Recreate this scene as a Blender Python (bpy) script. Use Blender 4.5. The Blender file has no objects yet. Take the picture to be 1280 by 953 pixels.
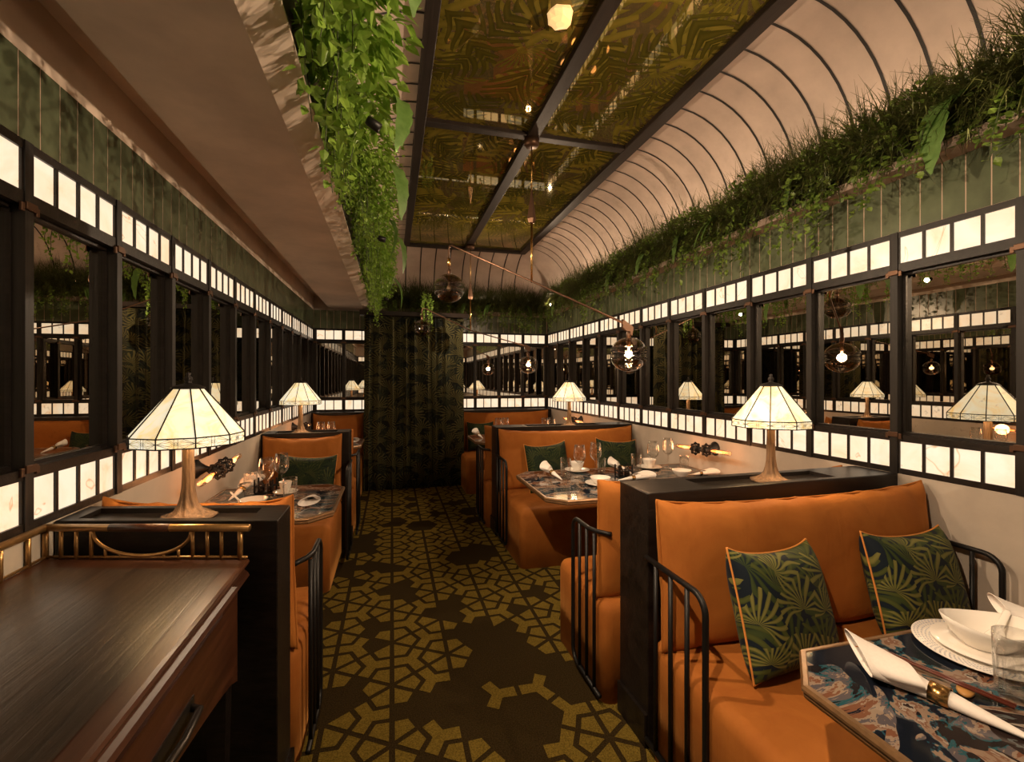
import bpy, math, random
from mathutils import Vector, Matrix, Euler, noise
random.seed(7)
R = math.radians
C = bpy.context.scene.collection
SC = bpy.context.scene

# ------------------------------------------------------------------ camera
F = 575.0; EYE = 1.45; HOR = 474.0; YAW = math.atan(150 / F)
cs, sn = math.cos(YAW), math.sin(YAW)
cam_d = bpy.data.cameras.new('camera'); cam = bpy.data.objects.new('camera', cam_d); C.objects.link(cam)
cam_d.sensor_width = 36.0; cam_d.lens = 36.0 * F / 1280.0
cam_d.shift_y = -(476.5 - HOR) / 1280.0
cam_d.clip_start = 0.02
cam.location = (0, 0, EYE); cam.rotation_euler = (R(90), 0, -YAW)
SC.camera = cam
# ------------------------------------------------------------------ world, exposure
w = bpy.data.worlds.new('world'); SC.world = w; w.use_nodes = True
w.node_tree.nodes['Background'].inputs[0].default_value = (0.010, 0.007, 0.005, 1)
w.node_tree.nodes['Background'].inputs[1].default_value = 1.0
vs = SC.view_settings
SC.display_settings.display_device = 'sRGB'
vs.view_transform = 'Standard'; vs.look = 'None'; vs.gamma = 1.0; vs.use_curve_mapping = False
vs.exposure = 0.12
SC.cycles.max_bounces = 12; SC.cycles.glossy_bounces = 7; SC.cycles.diffuse_bounces = 4
SC.cycles.transparent_max_bounces = 24; SC.cycles.transmission_bounces = 8
SC.cycles.caustics_reflective = False; SC.cycles.caustics_refractive = False
SC.cycles.sample_clamp_indirect = 4.0
SC.cycles.use_denoising = True
# light levels (watts / strengths)
PANE_E = 0.95
LED_E = 0.25
LED_W = 4.6                                     # watts per metre of cove strip
SPOT_W = 120.0
SPOT_LW = 130.0
LAMP_W = 3.8
SHADE_E = 0.78
WARM = (1.0, 0.62, 0.34)
WARM2 = (1.0, 0.72, 0.47)

def at(px, py, z):
    "room point at height z seen at pixel (px, py)"
    d = F * (EYE - z) / (py - HOR); u = (px - 640) / F
    return Vector((d * (u * cs + sn), d * (cs - u * sn), z))
def ratio(px):
    u = (px - 640) / F
    return (u * cs + sn) / (cs - u * sn)

# ------------------------------------------------------------------ materials
MATS = {}
def newmat(name):
    m = bpy.data.materials.new(name); m.use_nodes = True
    MATS[name] = m
    return m, m.node_tree, m.node_tree.nodes['Principled BSDF']
def N(nt, t, **kw):
    n = nt.nodes.new(t)
    for k, v in kw.items(): setattr(n, k, v)
    return n
def L(nt, a, b): nt.links.new(a, b)
def setin(n, **kw):
    for k, v in kw.items(): n.inputs[k.replace('_', ' ')].default_value = v
def mth(nt, op, a, b=None, c=None):
    n = N(nt, 'ShaderNodeMath', operation=op)
    for i, x in enumerate((a, b, c)):
        if x is None: continue
        if isinstance(x, (int, float)): n.inputs[i].default_value = x
        else: L(nt, x, n.inputs[i])
    return n.outputs[0]
def coords(nt, kind='Object', scale=(1, 1, 1), rot=(0, 0, 0)):
    tc = N(nt, 'ShaderNodeTexCoord'); mp = N(nt, 'ShaderNodeMapping')
    mp.inputs['Scale'].default_value = scale; mp.inputs['Rotation'].default_value = rot
    L(nt, tc.outputs[kind], mp.inputs['Vector'])
    return mp.outputs[0]
def noise_tex(nt, vec, scale, detail=4, rough=0.55, dist=0.0):
    n = N(nt, 'ShaderNodeTexNoise'); setin(n, Scale=scale, Detail=detail, Roughness=rough, Distortion=dist)
    if vec is not None: L(nt, vec, n.inputs['Vector'])
    return n.outputs['Fac']
def ramp(nt, fac, stops, interp='LINEAR'):
    r = N(nt, 'ShaderNodeValToRGB'); cr = r.color_ramp; cr.interpolation = interp
    while len(cr.elements) < len(stops): cr.elements.new(0.5)
    for e, (p, col) in zip(cr.elements, stops): e.position = p; e.color = (*col, 1)
    L(nt, fac, r.inputs[0]); return r.outputs[0]
def mixc(nt, fac, a, b):
    n = N(nt, 'ShaderNodeMix', data_type='RGBA')
    for s, x in ((0, fac), (6, a), (7, b)):
        if isinstance(x, (int, float)): n.inputs[s].default_value = x
        elif isinstance(x, tuple): n.inputs[s].default_value = (*x, 1)
        else: L(nt, x, n.inputs[s])
    return n.outputs[2]
def bump(nt, bsdf, h, strength=0.2, dist=0.01):
    b = N(nt, 'ShaderNodeBump'); b.inputs['Strength'].default_value = strength; b.inputs['Distance'].default_value = dist
    L(nt, h, b.inputs['Height']); L(nt, b.outputs[0], bsdf.inputs['Normal'])

def m_plain(name, col, rough=0.5, metal=0.0, nscale=None, var=0.25, bmp=0.0, kind='Object', stretch=(1, 1, 1), **kw):
    m, nt, b = newmat(name)
    setin(b, Roughness=rough, Metallic=metal)
    for k, v in kw.items(): b.inputs[k.replace('_', ' ')].default_value = v
    if nscale:
        v = coords(nt, kind, stretch); f = noise_tex(nt, v, nscale, 6, 0.6)
        lo = tuple(c * (1 - var) for c in col); hi = tuple(min(1, c * (1 + var)) for c in col)
        L(nt, ramp(nt, f, [(0.3, lo), (0.7, hi)]), b.inputs['Base Color'])
        if bmp: bump(nt, b, f, bmp, 0.01)
    else: b.inputs['Base Color'].default_value = (*col, 1)
    return m
def m_wood(name, lo, hi, rough=0.4, scale=1.0, axis=1, bmp=0.25, spec=0.5):
    m, nt, b = newmat(name)
    s = [60, 60, 60]; s[axis] = 2.2
    v = coords(nt, 'Object', tuple(x * scale for x in s))
    f = noise_tex(nt, v, 1.0, 5, 0.65, 0.6)
    v2 = coords(nt, 'Object', tuple(scale * (2.0 if i == axis else 9.0) for i in range(3)))
    g = noise_tex(nt, v2, 1.0, 3, 0.5, 1.2)
    fg = mth(nt, 'MULTIPLY_ADD', g, 0.5, mth(nt, 'MULTIPLY', f, 0.5))
    L(nt, ramp(nt, fg, [(0.34, lo), (0.66, hi)]), b.inputs['Base Color'])
    setin(b, Roughness=rough, Specular_IOR_Level=spec); bump(nt, b, f, bmp, 0.004)
    return m
DARK = m_wood('ebonised_wood', (0.0045, 0.0038, 0.0034), (0.021, 0.0175, 0.015), 0.45, axis=2, spec=0.3)
DARKH = m_wood('ebonised_wood_flat', (0.0036, 0.0027, 0.0022), (0.019, 0.014, 0.0115), 0.36, axis=0, spec=0.3)
BEAM = m_wood('brown_beam_wood', (0.011, 0.0072, 0.0055), (0.026, 0.017, 0.013), 0.5, axis=1, spec=0.25)
TOPW = m_wood('console_top_wood', (0.016, 0.0105, 0.007), (0.070, 0.046, 0.030), 0.3, scale=1.0, axis=1)
RED = m_wood('red_brown_wood', (0.028, 0.0095, 0.005), (0.085, 0.031, 0.014), 0.33, axis=1, bmp=0.1)
BAMB = m_plain('gilded_bamboo', (0.42, 0.24, 0.09), 0.3, 0.75, 30, 0.25, 0.05)
GILT = m_plain('gilt_edge_wood', (0.20, 0.112, 0.05), 0.36, 0.45, 30, 0.3, 0.05)
BRASS = m_plain('brass', (0.55, 0.34, 0.13), 0.24, 1.0)
ABRASS = m_plain('antique_brass', (0.105, 0.058, 0.036), 0.42, 0.8)
PEWT = m_plain('dark_handle_metal', (0.09, 0.08, 0.075), 0.35, 0.9)
STEEL = m_plain('bright_bead', (0.42, 0.40, 0.37), 0.25, 1.0)
BLACK = m_plain('black_metal', (0.007, 0.0065, 0.0065), 0.42, 0.0, Specular_IOR_Level=0.3)
IRON = m_plain('cast_iron', (0.03, 0.026, 0.024), 0.5, 0.7, 60, 0.4, 0.2)
BRONZE = m_plain('bark_bronze', (0.17, 0.098, 0.052), 0.55, 0.4, 1.0, 0.55, 0.8, stretch=(90, 90, 7))
PLAST = m_plain('warm_plaster', (0.42, 0.365, 0.305), 0.75, 0, 3.0, 0.14, 0.12)
SOFF = m_plain('taupe_plaster', (0.66, 0.54, 0.44), 0.7, 0, 2.2, 0.2, 0.12)
VAULT = m_plain('vault_plaster', (0.50, 0.395, 0.335), 0.75, 0, 3.2, 0.17, 0.25)
LIP = m_plain('ledge_plaster', (0.36, 0.275, 0.22), 0.7, 0, 3.0, 0.12, 0.1)
GROOVE = m_plain('groove_dark', (0.012, 0.009, 0.008), 0.6)
MAROON = m_plain('planter_maroon', (0.03, 0.012, 0.010), 0.6)
TILE = m_plain('green_glazed_tile', (0.088, 0.108, 0.062), 0.2, 0, 7, 0.3, 0.05)
GROUT = m_plain('pink_grout', (0.46, 0.34, 0.26), 0.7)
SOIL = m_plain('soil', (0.018, 0.014, 0.010), 0.9, 0, 40, 0.5, 0.4)
PORC = m_plain('porcelain', (0.82, 0.78, 0.72), 0.12)
LINEN = m_plain('white_napkin_linen', (0.84, 0.79, 0.74), 0.8, 0, 160, 0.04, 0.08)
CHOP = m_plain('chopstick_red', (0.10, 0.022, 0.012), 0.3)
RESTW = m_plain('chopstick_rest_wood', (0.42, 0.21, 0.06), 0.4, 0, 20, 0.2)
SOY = m_plain('dark_sauce_glass', (0.02, 0.011, 0.008), 0.08)
PIPING = m_plain('orange_piping', (0.62, 0.235, 0.045), 0.7)
EMB = m_plain('orange_embroidery', (0.62, 0.2, 0.03), 0.6)
BLUEW = m_plain('plate_blue', (0.30, 0.36, 0.50), 0.15)
SHOE = m_plain('lead_came', (0.012, 0.010, 0.009), 0.5, 0.4)
CARP_D = m_plain('carpet_dark', (0.038, 0.0255, 0.0100), 1.0, 0, 190, 0.6, 0.6, Specular_IOR_Level=0.02)
CARP_G = m_plain('carpet_gold', (0.185, 0.128, 0.024), 1.0, 0, 190, 0.5, 0.8, Specular_IOR_Level=0.02)

def m_velvet():
    m, nt, b = newmat('orange_velvet')
    v = coords(nt, 'Object'); f = noise_tex(nt, v, 5, 4, 0.6, 0.6); g = noise_tex(nt, v, 350, 2)
    L(nt, ramp(nt, f, [(0.3, (0.31, 0.098, 0.018)), (0.7, (0.41, 0.145, 0.028))]), b.inputs['Base Color'])
    setin(b, Roughness=0.75, Sheen_Weight=0.28, Sheen_Roughness=0.3, Specular_IOR_Level=0.15)
    b.inputs['Sheen Tint'].default_value = (1.0, 0.45, 0.12, 1)
    wr = noise_tex(nt, coords(nt, 'Object', (16, 16, 3.5)), 1.0, 3, 0.5, 1.0)
    h = mth(nt, 'MULTIPLY_ADD', g, 0.10, mth(nt, 'MULTIPLY_ADD', wr, 0.6, f)); bump(nt, b, h, 0.3, 0.014)
    return m
VELV = m_velvet()

def fan_leaves(nt, vec, scale, blades, seed, radius=0.85, sector=-0.35):
    "printed fan palms: one per voronoi cell; returns (mask, rib)"
    mp = N(nt, 'ShaderNodeMapping'); mp.inputs['Location'].default_value = (seed * 1.37, seed * 0.71, 0); L(nt, vec, mp.inputs[0])
    nz = N(nt, 'ShaderNodeTexNoise', noise_dimensions='2D'); setin(nz, Scale=scale * 0.9, Detail=1.0); L(nt, mp.outputs[0], nz.inputs['Vector'])
    sub = N(nt, 'ShaderNodeVectorMath', operation='MULTIPLY_ADD')
    L(nt, nz.outputs['Color'], sub.inputs[0]); sub.inputs[1].default_value = (0.45 / scale,) * 3; L(nt, mp.outputs[0], sub.inputs[2])
    vo = N(nt, 'ShaderNodeTexVoronoi', voronoi_dimensions='2D'); setin(vo, Scale=scale, Randomness=0.8); L(nt, sub.outputs[0], vo.inputs['Vector'])
    d = N(nt, 'ShaderNodeVectorMath', operation='SUBTRACT'); L(nt, sub.outputs[0], d.inputs[0]); L(nt, vo.outputs['Position'], d.inputs[1])
    sp = N(nt, 'ShaderNodeSeparateXYZ'); L(nt, d.outputs[0], sp.inputs[0])
    cc = N(nt, 'ShaderNodeSeparateColor'); L(nt, vo.outputs['Color'], cc.inputs[0])
    r = mth(nt, 'MULTIPLY', mth(nt, 'SQRT', mth(nt, 'ADD', mth(nt, 'MULTIPLY', sp.outputs[0], sp.outputs[0]), mth(nt, 'MULTIPLY', sp.outputs[1], sp.outputs[1]))), scale / radius)
    phi = mth(nt, 'ADD', mth(nt, 'ARCTAN2', sp.outputs[0], sp.outputs[1]), mth(nt, 'MULTIPLY', mth(nt, 'SUBTRACT', cc.outputs[0], 0.5), 2.4))
    s = mth(nt, 'ABSOLUTE', mth(nt, 'SINE', mth(nt, 'MULTIPLY', phi, blades * 0.5)))
    mask = mth(nt, 'GREATER_THAN', s, mth(nt, 'MULTIPLY_ADD', mth(nt, 'POWER', r, 1.3), 0.58, 0.42))
    sec = mth(nt, 'GREATER_THAN', mth(nt, 'COSINE', phi), sector)
    return mth(nt, 'MULTIPLY', mask, sec), s
def feather_leaves(nt, vec, scale, freq, seed, wid=0.42, length=0.95):
    "printed feather palms: one frond per voronoi cell"
    mp = N(nt, 'ShaderNodeMapping'); mp.inputs['Location'].default_value = (seed * 1.37, seed * 0.71, 0); L(nt, vec, mp.inputs[0])
    nz = N(nt, 'ShaderNodeTexNoise', noise_dimensions='2D'); setin(nz, Scale=scale * 0.8, Detail=1.0); L(nt, mp.outputs[0], nz.inputs['Vector'])
    sub = N(nt, 'ShaderNodeVectorMath', operation='MULTIPLY_ADD')
    L(nt, nz.outputs['Color'], sub.inputs[0]); sub.inputs[1].default_value = (0.6 / scale,) * 3; L(nt, mp.outputs[0], sub.inputs[2])
    vo = N(nt, 'ShaderNodeTexVoronoi', voronoi_dimensions='2D'); setin(vo, Scale=scale, Randomness=0.9); L(nt, sub.outputs[0], vo.inputs['Vector'])
    d = N(nt, 'ShaderNodeVectorMath', operation='SUBTRACT'); L(nt, sub.outputs[0], d.inputs[0]); L(nt, vo.outputs['Position'], d.inputs[1])
    cc = N(nt, 'ShaderNodeSeparateColor'); L(nt, vo.outputs['Color'], cc.inputs[0])
    ro = N(nt, 'ShaderNodeVectorRotate', rotation_type='Z_AXIS'); L(nt, d.outputs[0], ro.inputs['Vector']); L(nt, mth(nt, 'MULTIPLY', cc.outputs[0], 6.283), ro.inputs['Angle'])
    sp = N(nt, 'ShaderNodeSeparateXYZ'); L(nt, ro.outputs[0], sp.inputs[0])
    x = mth(nt, 'MULTIPLY', sp.outputs[0], scale / length); ay = mth(nt, 'MULTIPLY', mth(nt, 'ABSOLUTE', sp.outputs[1]), scale / length)
    prof = mth(nt, 'MULTIPLY', mth(nt, 'SUBTRACT', 0.42, mth(nt, 'MULTIPLY', x, x)), wid / 0.42)
    s = mth(nt, 'SINE', mth(nt, 'MULTIPLY', mth(nt, 'MULTIPLY_ADD', ay, -1.1, x), freq))
    edge = mth(nt, 'DIVIDE', ay, mth(nt, 'MAXIMUM', prof, 0.001))
    mask = mth(nt, 'MULTIPLY', mth(nt, 'LESS_THAN', edge, 1.0), mth(nt, 'GREATER_THAN', s, mth(nt, 'MULTIPLY_ADD', edge, 1.3, -0.95)))
    return mask, mth(nt, 'MULTIPLY_ADD', s, 0.5, 0.5)
def m_palm(name, base, cols, scale, rough, plane='XZ', blades=17, layers=3):
    m, nt, b = newmat(name)
    v = coords(nt, 'Object', (1, 1, 1), (R(-90), 0, 0) if plane == 'XZ' else (0, 0, 0))
    col = base
    for i in range(layers):
        mk, s = fan_leaves(nt, v, scale * (1 + 0.17 * i), blades + 2 * i, i * 3.1 + 0.7)
        lc = mixc(nt, mth(nt, 'POWER', s, 2.5), cols[i % len(cols)][0], cols[i % len(cols)][1])
        col = mixc(nt, mk, col, lc)
    L(nt, col, b.inputs['Base Color'])
    setin(b, Roughness=rough, Sheen_Weight=0.03, Specular_IOR_Level=0.15)
    bump(nt, b, noise_tex(nt, v, 300, 2), 0.1, 0.003)
    return m
OLV = ((0.014, 0.025, 0.008), (0.06, 0.072, 0.017)); OLV2 = ((0.03, 0.042, 0.010), (0.16, 0.15, 0.04)); OLV3 = ((0.012, 0.025, 0.010), (0.036, 0.053, 0.016))
PALM = m_palm('palm_print_fabric', (0.006, 0.011, 0.018), (OLV3, OLV, OLV2), 5.0, 0.7, blades=15, layers=3)
GREENC = m_palm('green_velvet_print', (0.006, 0.012, 0.009), (((0.008, 0.018, 0.008), (0.016, 0.03, 0.012)), ((0.018, 0.03, 0.010), (0.05, 0.062, 0.018))), 6.5, 0.65)
CURT = m_palm('curtain_palm_fabric', (0.007, 0.009, 0.008), (((0.019, 0.021, 0.010), (0.048, 0.048, 0.02)), ((0.008, 0.013, 0.012), (0.022, 0.027, 0.016)), ((0.035, 0.033, 0.012), (0.095, 0.086, 0.034))), 4.2, 0.85, blades=15)

def m_ceilglass():
    m, nt, b = newmat('printed_bronze_mirror')
    v = coords(nt, 'Object')
    col = ramp(nt, noise_tex(nt, v, 1.6, 4, 0.6, 0.8), [(0.3, (0.32, 0.23, 0.08)), (0.7, (0.44, 0.32, 0.14))]); tot = None
    for i, (kind, sc, cl) in enumerate((('p', 1.9, ((0.20, 0.165, 0.024), (0.26, 0.205, 0.034))), ('f', 2.4, ((0.125, 0.11, 0.016), (0.18, 0.145, 0.024))), ('p', 1.6, ((0.20, 0.165, 0.024), (0.28, 0.215, 0.036))), ('p', 2.8, ((0.075, 0.066, 0.011), (0.115, 0.095, 0.015))))):
        mk, s = feather_leaves(nt, v, sc, 30, i * 2.3 + 0.4) if kind == 'p' else fan_leaves(nt, v, sc, 26, i * 2.3 + 0.4, 0.95, 0.1)
        col = mixc(nt, mk, col, mixc(nt, mth(nt, 'POWER', s, 2.0), cl[0], cl[1]))
        tot = mk if tot is None else mth(nt, 'MAXIMUM', tot, mk)
    L(nt, col, b.inputs['Base Color'])
    L(nt, mth(nt, 'MULTIPLY_ADD', tot, -0.4, 0.8), b.inputs['Metallic'])
    setin(b, Roughness=0.025)
    return m
CEILG = m_ceilglass()

def m_table():
    m, nt, b = newmat('marbled_resin_top')
    v = coords(nt, 'Object')
    f = noise_tex(nt, v, 2.7, 5, 0.6, 1.3)
    c1 = ramp(nt, f, [(0.0, (0.006, 0.009, 0.016)), (0.45, (0.010, 0.013, 0.022)), (0.485, (0.016, 0.06, 0.085)), (0.50, (0.24, 0.17, 0.125)), (0.53, (0.17, 0.09, 0.06)),
                      (0.548, (0.30, 0.26, 0.22)), (0.57, (0.025, 0.016, 0.015)), (0.64, (0.10, 0.115, 0.115)), (0.68, (0.28, 0.20, 0.16))], 'CONSTANT')
    g = noise_tex(nt, coords(nt, 'Object', (1, 2.4, 1), (0, 0, 0.6)), 3.6, 5, 0.66, 1.6)
    c2 = ramp(nt, g, [(0.0, (0.012, 0.010, 0.012)), (0.43, (0.014, 0.075, 0.10)), (0.465, (0.085, 0.075, 0.085)), (0.52, (0.25, 0.19, 0.145)), (0.575, (0.16, 0.07, 0.04)), (0.66, (0.014, 0.016, 0.026))], 'CONSTANT')
    L(nt, mixc(nt, mth(nt, 'GREATER_THAN', noise_tex(nt, v, 3.0, 3, 0.6, 0.8), 0.5), c1, c2), b.inputs['Base Color'])
    setin(b, Roughness=0.07, Specular_IOR_Level=0.3)
    return m
TABLE = m_table()

def m_mirror():
    m, nt, b = newmat('antique_mirror')
    v = coords(nt, 'Object'); f = noise_tex(nt, v, 30, 6, 0.7)
    L(nt, ramp(nt, f, [(0.30, (0.46, 0.42, 0.36)), (0.42, (0.70, 0.65, 0.57))]), b.inputs['Base Color'])
    setin(b, Metallic=1.0, Roughness=0.0)
    return m
MIRR = m_mirror()

def m_pane():
    m, nt, b = newmat('backlit_alabaster')
    oi = N(nt, 'ShaderNodeObjectInfo'); va = N(nt, 'ShaderNodeVectorMath', operation='ADD'); L(nt, coords(nt, 'Object'), va.inputs[0]); sc_ = N(nt, 'ShaderNodeVectorMath', operation='SCALE'); L(nt, oi.outputs['Location'], sc_.inputs[0]); sc_.inputs['Scale'].default_value = 2.7; L(nt, sc_.outputs[0], va.inputs[1])
    v = va.outputs[0]
    f = noise_tex(nt, v, 4.0, 6, 0.6, 1.5); g = noise_tex(nt, v, 2.1, 3, 0.5, 2.5)
    c = ramp(nt, f, [(0.28, (1.0, 0.58, 0.30)), (0.42, (1.0, 0.73, 0.48)), (0.64, (1.0, 0.83, 0.61))])
    vein = ramp(nt, mth(nt, 'ABSOLUTE', mth(nt, 'SUBTRACT', g, 0.36)), [(0.0, (0.62, 0.36, 0.14)), (0.010, (1, 1, 1))])
    mx = N(nt, 'ShaderNodeMix', data_type='RGBA', blend_type='MULTIPLY'); mx.inputs[0].default_value = 0.75
    L(nt, c, mx.inputs[6]); L(nt, vein, mx.inputs[7])
    setin(b, Roughness=0.25); b.inputs['Base Color'].default_value = (0.2, 0.17, 0.14, 1)
    L(nt, mx.outputs[2], b.inputs['Emission Color']); b.inputs['Emission Strength'].default_value = PANE_E
    return m
PANE = m_pane()
def m_emit(name, col, s):
    m, nt, b = newmat(name); b.inputs['Base Color'].default_value = (*col, 1); setin(b, Roughness=0.4)
    b.inputs['Emission Color'].default_value = (*col, 1); b.inputs['Emission Strength'].default_value = s
    return m
LED = m_emit('warm_led', (1.0, 0.60, 0.34), LED_E)
BULB = m_emit('lit_bulb', (1.0, 0.78, 0.5), 14)
FILA = m_emit('glowing_filament', (1.0, 0.33, 0.08), 3.5)
LENS = m_emit('spot_lens', (1.0, 0.80, 0.55), 14)
OFFB = m_plain('unlit_bulb', (0.35, 0.32, 0.28), 0.1)
def m_shade():
    m, nt, b = newmat('stained_shade_glass')
    v = coords(nt, 'Object'); f = noise_tex(nt, v, 9, 4, 0.6, 1.2)
    c = ramp(nt, f, [(0.32, (1.0, 0.66, 0.24)), (0.50, (1.0, 0.84, 0.54)), (0.66, (1.0, 0.92, 0.70))])
    L(nt, c, b.inputs['Base Color']); L(nt, c, b.inputs['Emission Color']); b.inputs['Emission Strength'].default_value = SHADE_E
    setin(b, Roughness=0.25)
    return m
SHADE = m_shade()
def m_glass(name, tint, refl, rough=0.02):
    m, nt, b = newmat(name); nt.nodes.remove(b); out = nt.nodes['Material Output']
    tr = N(nt, 'ShaderNodeBsdfTransparent'); tr.inputs[0].default_value = (*tint, 1)
    gl = N(nt, 'ShaderNodeBsdfGlossy'); gl.inputs['Color'].default_value = (1, 1, 1, 1); gl.inputs['Roughness'].default_value = rough
    lw = N(nt, 'ShaderNodeLayerWeight'); lw.inputs[0].default_value = 0.42
    mx = N(nt, 'ShaderNodeMixShader')
    L(nt, mth(nt, 'MULTIPLY_ADD', mth(nt, 'POWER', lw.outputs['Facing'], 2.0), refl, 0.055), mx.inputs[0]); L(nt, tr.outputs[0], mx.inputs[1]); L(nt, gl.outputs[0], mx.inputs[2])
    L(nt, mx.outputs[0], out.inputs[0])
    return m
GLASS = m_glass('clear_glass', (0.985, 0.985, 0.98), 1.0)
SMOKE = m_glass('smoked_glass', (0.60, 0.53, 0.46), 0.7)
AMBER = m_glass('bulb_glass', (1.0, 0.86, 0.74), 0.5)
def m_leaf(name, lo, hi, tr=0.35):
    m, nt, b = newmat(name); out = nt.nodes['Material Output']
    v = coords(nt, 'Object'); f = noise_tex(nt, v, 14, 3, 0.6)
    c = ramp(nt, f, [(0.32, lo), (0.68, hi)])
    L(nt, c, b.inputs['Base Color']); setin(b, Roughness=0.42)
    t = N(nt, 'ShaderNodeBsdfTranslucent'); L(nt, c, t.inputs[0])
    mx = N(nt, 'ShaderNodeMixShader'); mx.inputs[0].default_value = tr
    L(nt, b.outputs[0], mx.inputs[1]); L(nt, t.outputs[0], mx.inputs[2]); L(nt, mx.outputs[0], out.inputs[0])
    return m
LF_BR = m_leaf('bright_leaf', (0.14, 0.27, 0.03), (0.33, 0.52, 0.08))
LF_MD = m_leaf('mid_leaf', (0.095, 0.17, 0.026), (0.23, 0.34, 0.06))
LF_DK = m_leaf('dark_needle', (0.042, 0.054, 0.014), (0.11, 0.12, 0.032), 0.3)
LF_ST = m_leaf('strap_leaf', (0.09, 0.19, 0.035), (0.17, 0.30, 0.08), 0.3)
STEM = m_plain('stem_green', (0.05, 0.07, 0.02), 0.6)

# ------------------------------------------------------------------ mesh builder
class MB:
    def __init__(s): s.v = []; s.f = []; s.m = []; s.sm = []
    def add(s, vs_, fs, mi=0, sm=False):
        o = len(s.v); s.v += [Vector(p) for p in vs_]
        for f in fs: s.f.append([i + o for i in f]); s.m.append(mi); s.sm.append(sm)
        return s
    def box(s, x0, x1, y0, y1, z0, z1, mi=0):
        return s.add([(x0, y0, z0), (x1, y0, z0), (x1, y1, z0), (x0, y1, z0), (x0, y0, z1), (x1, y0, z1), (x1, y1, z1), (x0, y1, z1)],
              [(0, 3, 2, 1), (4, 5, 6, 7), (0, 1, 5, 4), (1, 2, 6, 5), (2, 3, 7, 6), (3, 0, 4, 7)], mi)
    def prism(s, poly, z0, z1, mi=0, mtop=None):
        n = len(poly)
        s.add([(x, y, z0) for x, y in poly] + [(x, y, z1) for x, y in poly], [tuple(range(n - 1, -1, -1))] + [(i, (i + 1) % n, n + (i + 1) % n, n + i) for i in range(n)], mi)
        return s.add([(x, y, z1) for x, y in poly], [tuple(range(n))], mi if mtop is None else mtop)
    def loft(s, rings, mi=0, sm=True, closed=True, caps=True, loop=False):
        n = len(rings[0]); vs_ = [p for r in rings for p in r]; fs = []
        for k in range(len(rings) - (0 if loop else 1)):
            a, b = k * n, ((k + 1) % len(rings)) * n
            for i in range(n if closed else n - 1):
                j = (i + 1) % n; fs.append((a + i, a + j, b + j, b + i))
        if caps and not loop and closed: fs += [tuple(range(n - 1, -1, -1)), tuple((len(rings) - 1) * n + i for i in range(n))]
        return s.add(vs_, fs, mi, sm)
    def tube(s, pts, r, n=8, mi=0, loop=False, caps=True, sq=False):
        pts = [Vector(p) for p in pts]; m = len(pts); rings = []
        rr = r if isinstance(r, (list, tuple)) else [r] * m
        prev = None
        for i, p in enumerate(pts):
            if loop: t = pts[(i + 1) % m] - pts[i - 1]
            else: t = pts[min(i + 1, m - 1)] - pts[max(i - 1, 0)]
            if t.length < 1e-9: t = Vector((0, 0, 1))
            t.normalize()
            if prev is None:
                a = Vector((0, 0, 1)) if abs(t.z) < 0.9 else Vector((1, 0, 0)); u = t.cross(a).normalized()
            else:
                u = prev - t * prev.dot(t)
                if u.length < 1e-6: u = t.orthogonal()
                u.normalize()
            prev = u; v = t.cross(u)
            rings.append([p + (u * math.cos(2 * math.pi * k / n) + v * math.sin(2 * math.pi * k / n)) * rr[i] for k in range(n)])
        return s.loft(rings, mi, True, True, caps, loop)
    def lathe(s, prof, n=24, c=(0, 0, 0), mi=0, sm=True, caps=False, flute=None):
        c = Vector(c); rings = []
        for r, z in prof:
            rings.append([c + Vector((r * (1 + (flute(k, n, z) if flute else 0)) * math.cos(2 * math.pi * k / n), r * (1 + (flute(k, n, z) if flute else 0)) * math.sin(2 * math.pi * k / n), z)) for k in range(n)])
        return s.loft(rings, mi, sm, True, caps)
    def xf(s, M):
        s.v = [M @ p for p in s.v]; return s
    def join(s, o, mi=None):
        k = len(s.v); s.v += [p.copy() for p in o.v]
        for f, m, sm in zip(o.f, o.m, o.sm): s.f.append([i + k for i in f]); s.m.append(m if mi is None else mi); s.sm.append(sm)
        return s
    def mesh(s, name, mats):
        me = bpy.data.meshes.new(name); me.from_pydata([tuple(p) for p in s.v], [], s.f)
        for m in (mats if isinstance(mats, (list, tuple)) else [mats]): me.materials.append(m)
        me.polygons.foreach_set('material_index', s.m); me.polygons.foreach_set('use_smooth', s.sm); me.update()
        return me
    def build(s, name, mats, parent=None, loc=(0, 0, 0), rot=(0, 0, 0), bevel=0, sub=0):
        o = bpy.data.objects.new(name, s.mesh(name, mats)); C.objects.link(o)
        o.location = loc; o.rotation_euler = rot
        if parent: o.parent = parent
        if bevel:
            b = o.modifiers.new('bevel', 'BEVEL'); b.width = bevel; b.segments = 2; b.limit_method = 'ANGLE'
        if sub:
            b = o.modifiers.new('sub', 'SUBSURF'); b.levels = sub; b.render_levels = sub
        return o
def tag(o, label=None, cat=None, group=None, kind=None):
    for k, v in (('label', label), ('category', cat), ('group', group), ('kind', kind)):
        if v: o[k] = v
    return o
def empty(name, loc, rz=0, label=None, cat=None, group=None):
    o = bpy.data.objects.new(name, None); C.objects.link(o); o.location = loc; o.rotation_euler = (0, 0, rz); o.empty_display_size = 0.05
    return tag(o, label, cat, group)
def dup(o, loc, rz=None, label=None, group=None, scale=None, parent=None):
    c = o.copy(); C.objects.link(c)
    if parent: c.parent = parent
    else:
        c.location = loc
        if rz is not None: c.rotation_euler = (0, 0, rz) if isinstance(rz, (int, float)) else rz
        if scale: c.scale = scale if isinstance(scale, (tuple, list)) else (scale,) * 3
        if label: c['label'] = label
        if group: c['group'] = group
    for ch in list(o.children):
        d = dup(ch, None, parent=c); d.matrix_parent_inverse = ch.matrix_parent_inverse.copy()
    return c
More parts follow.
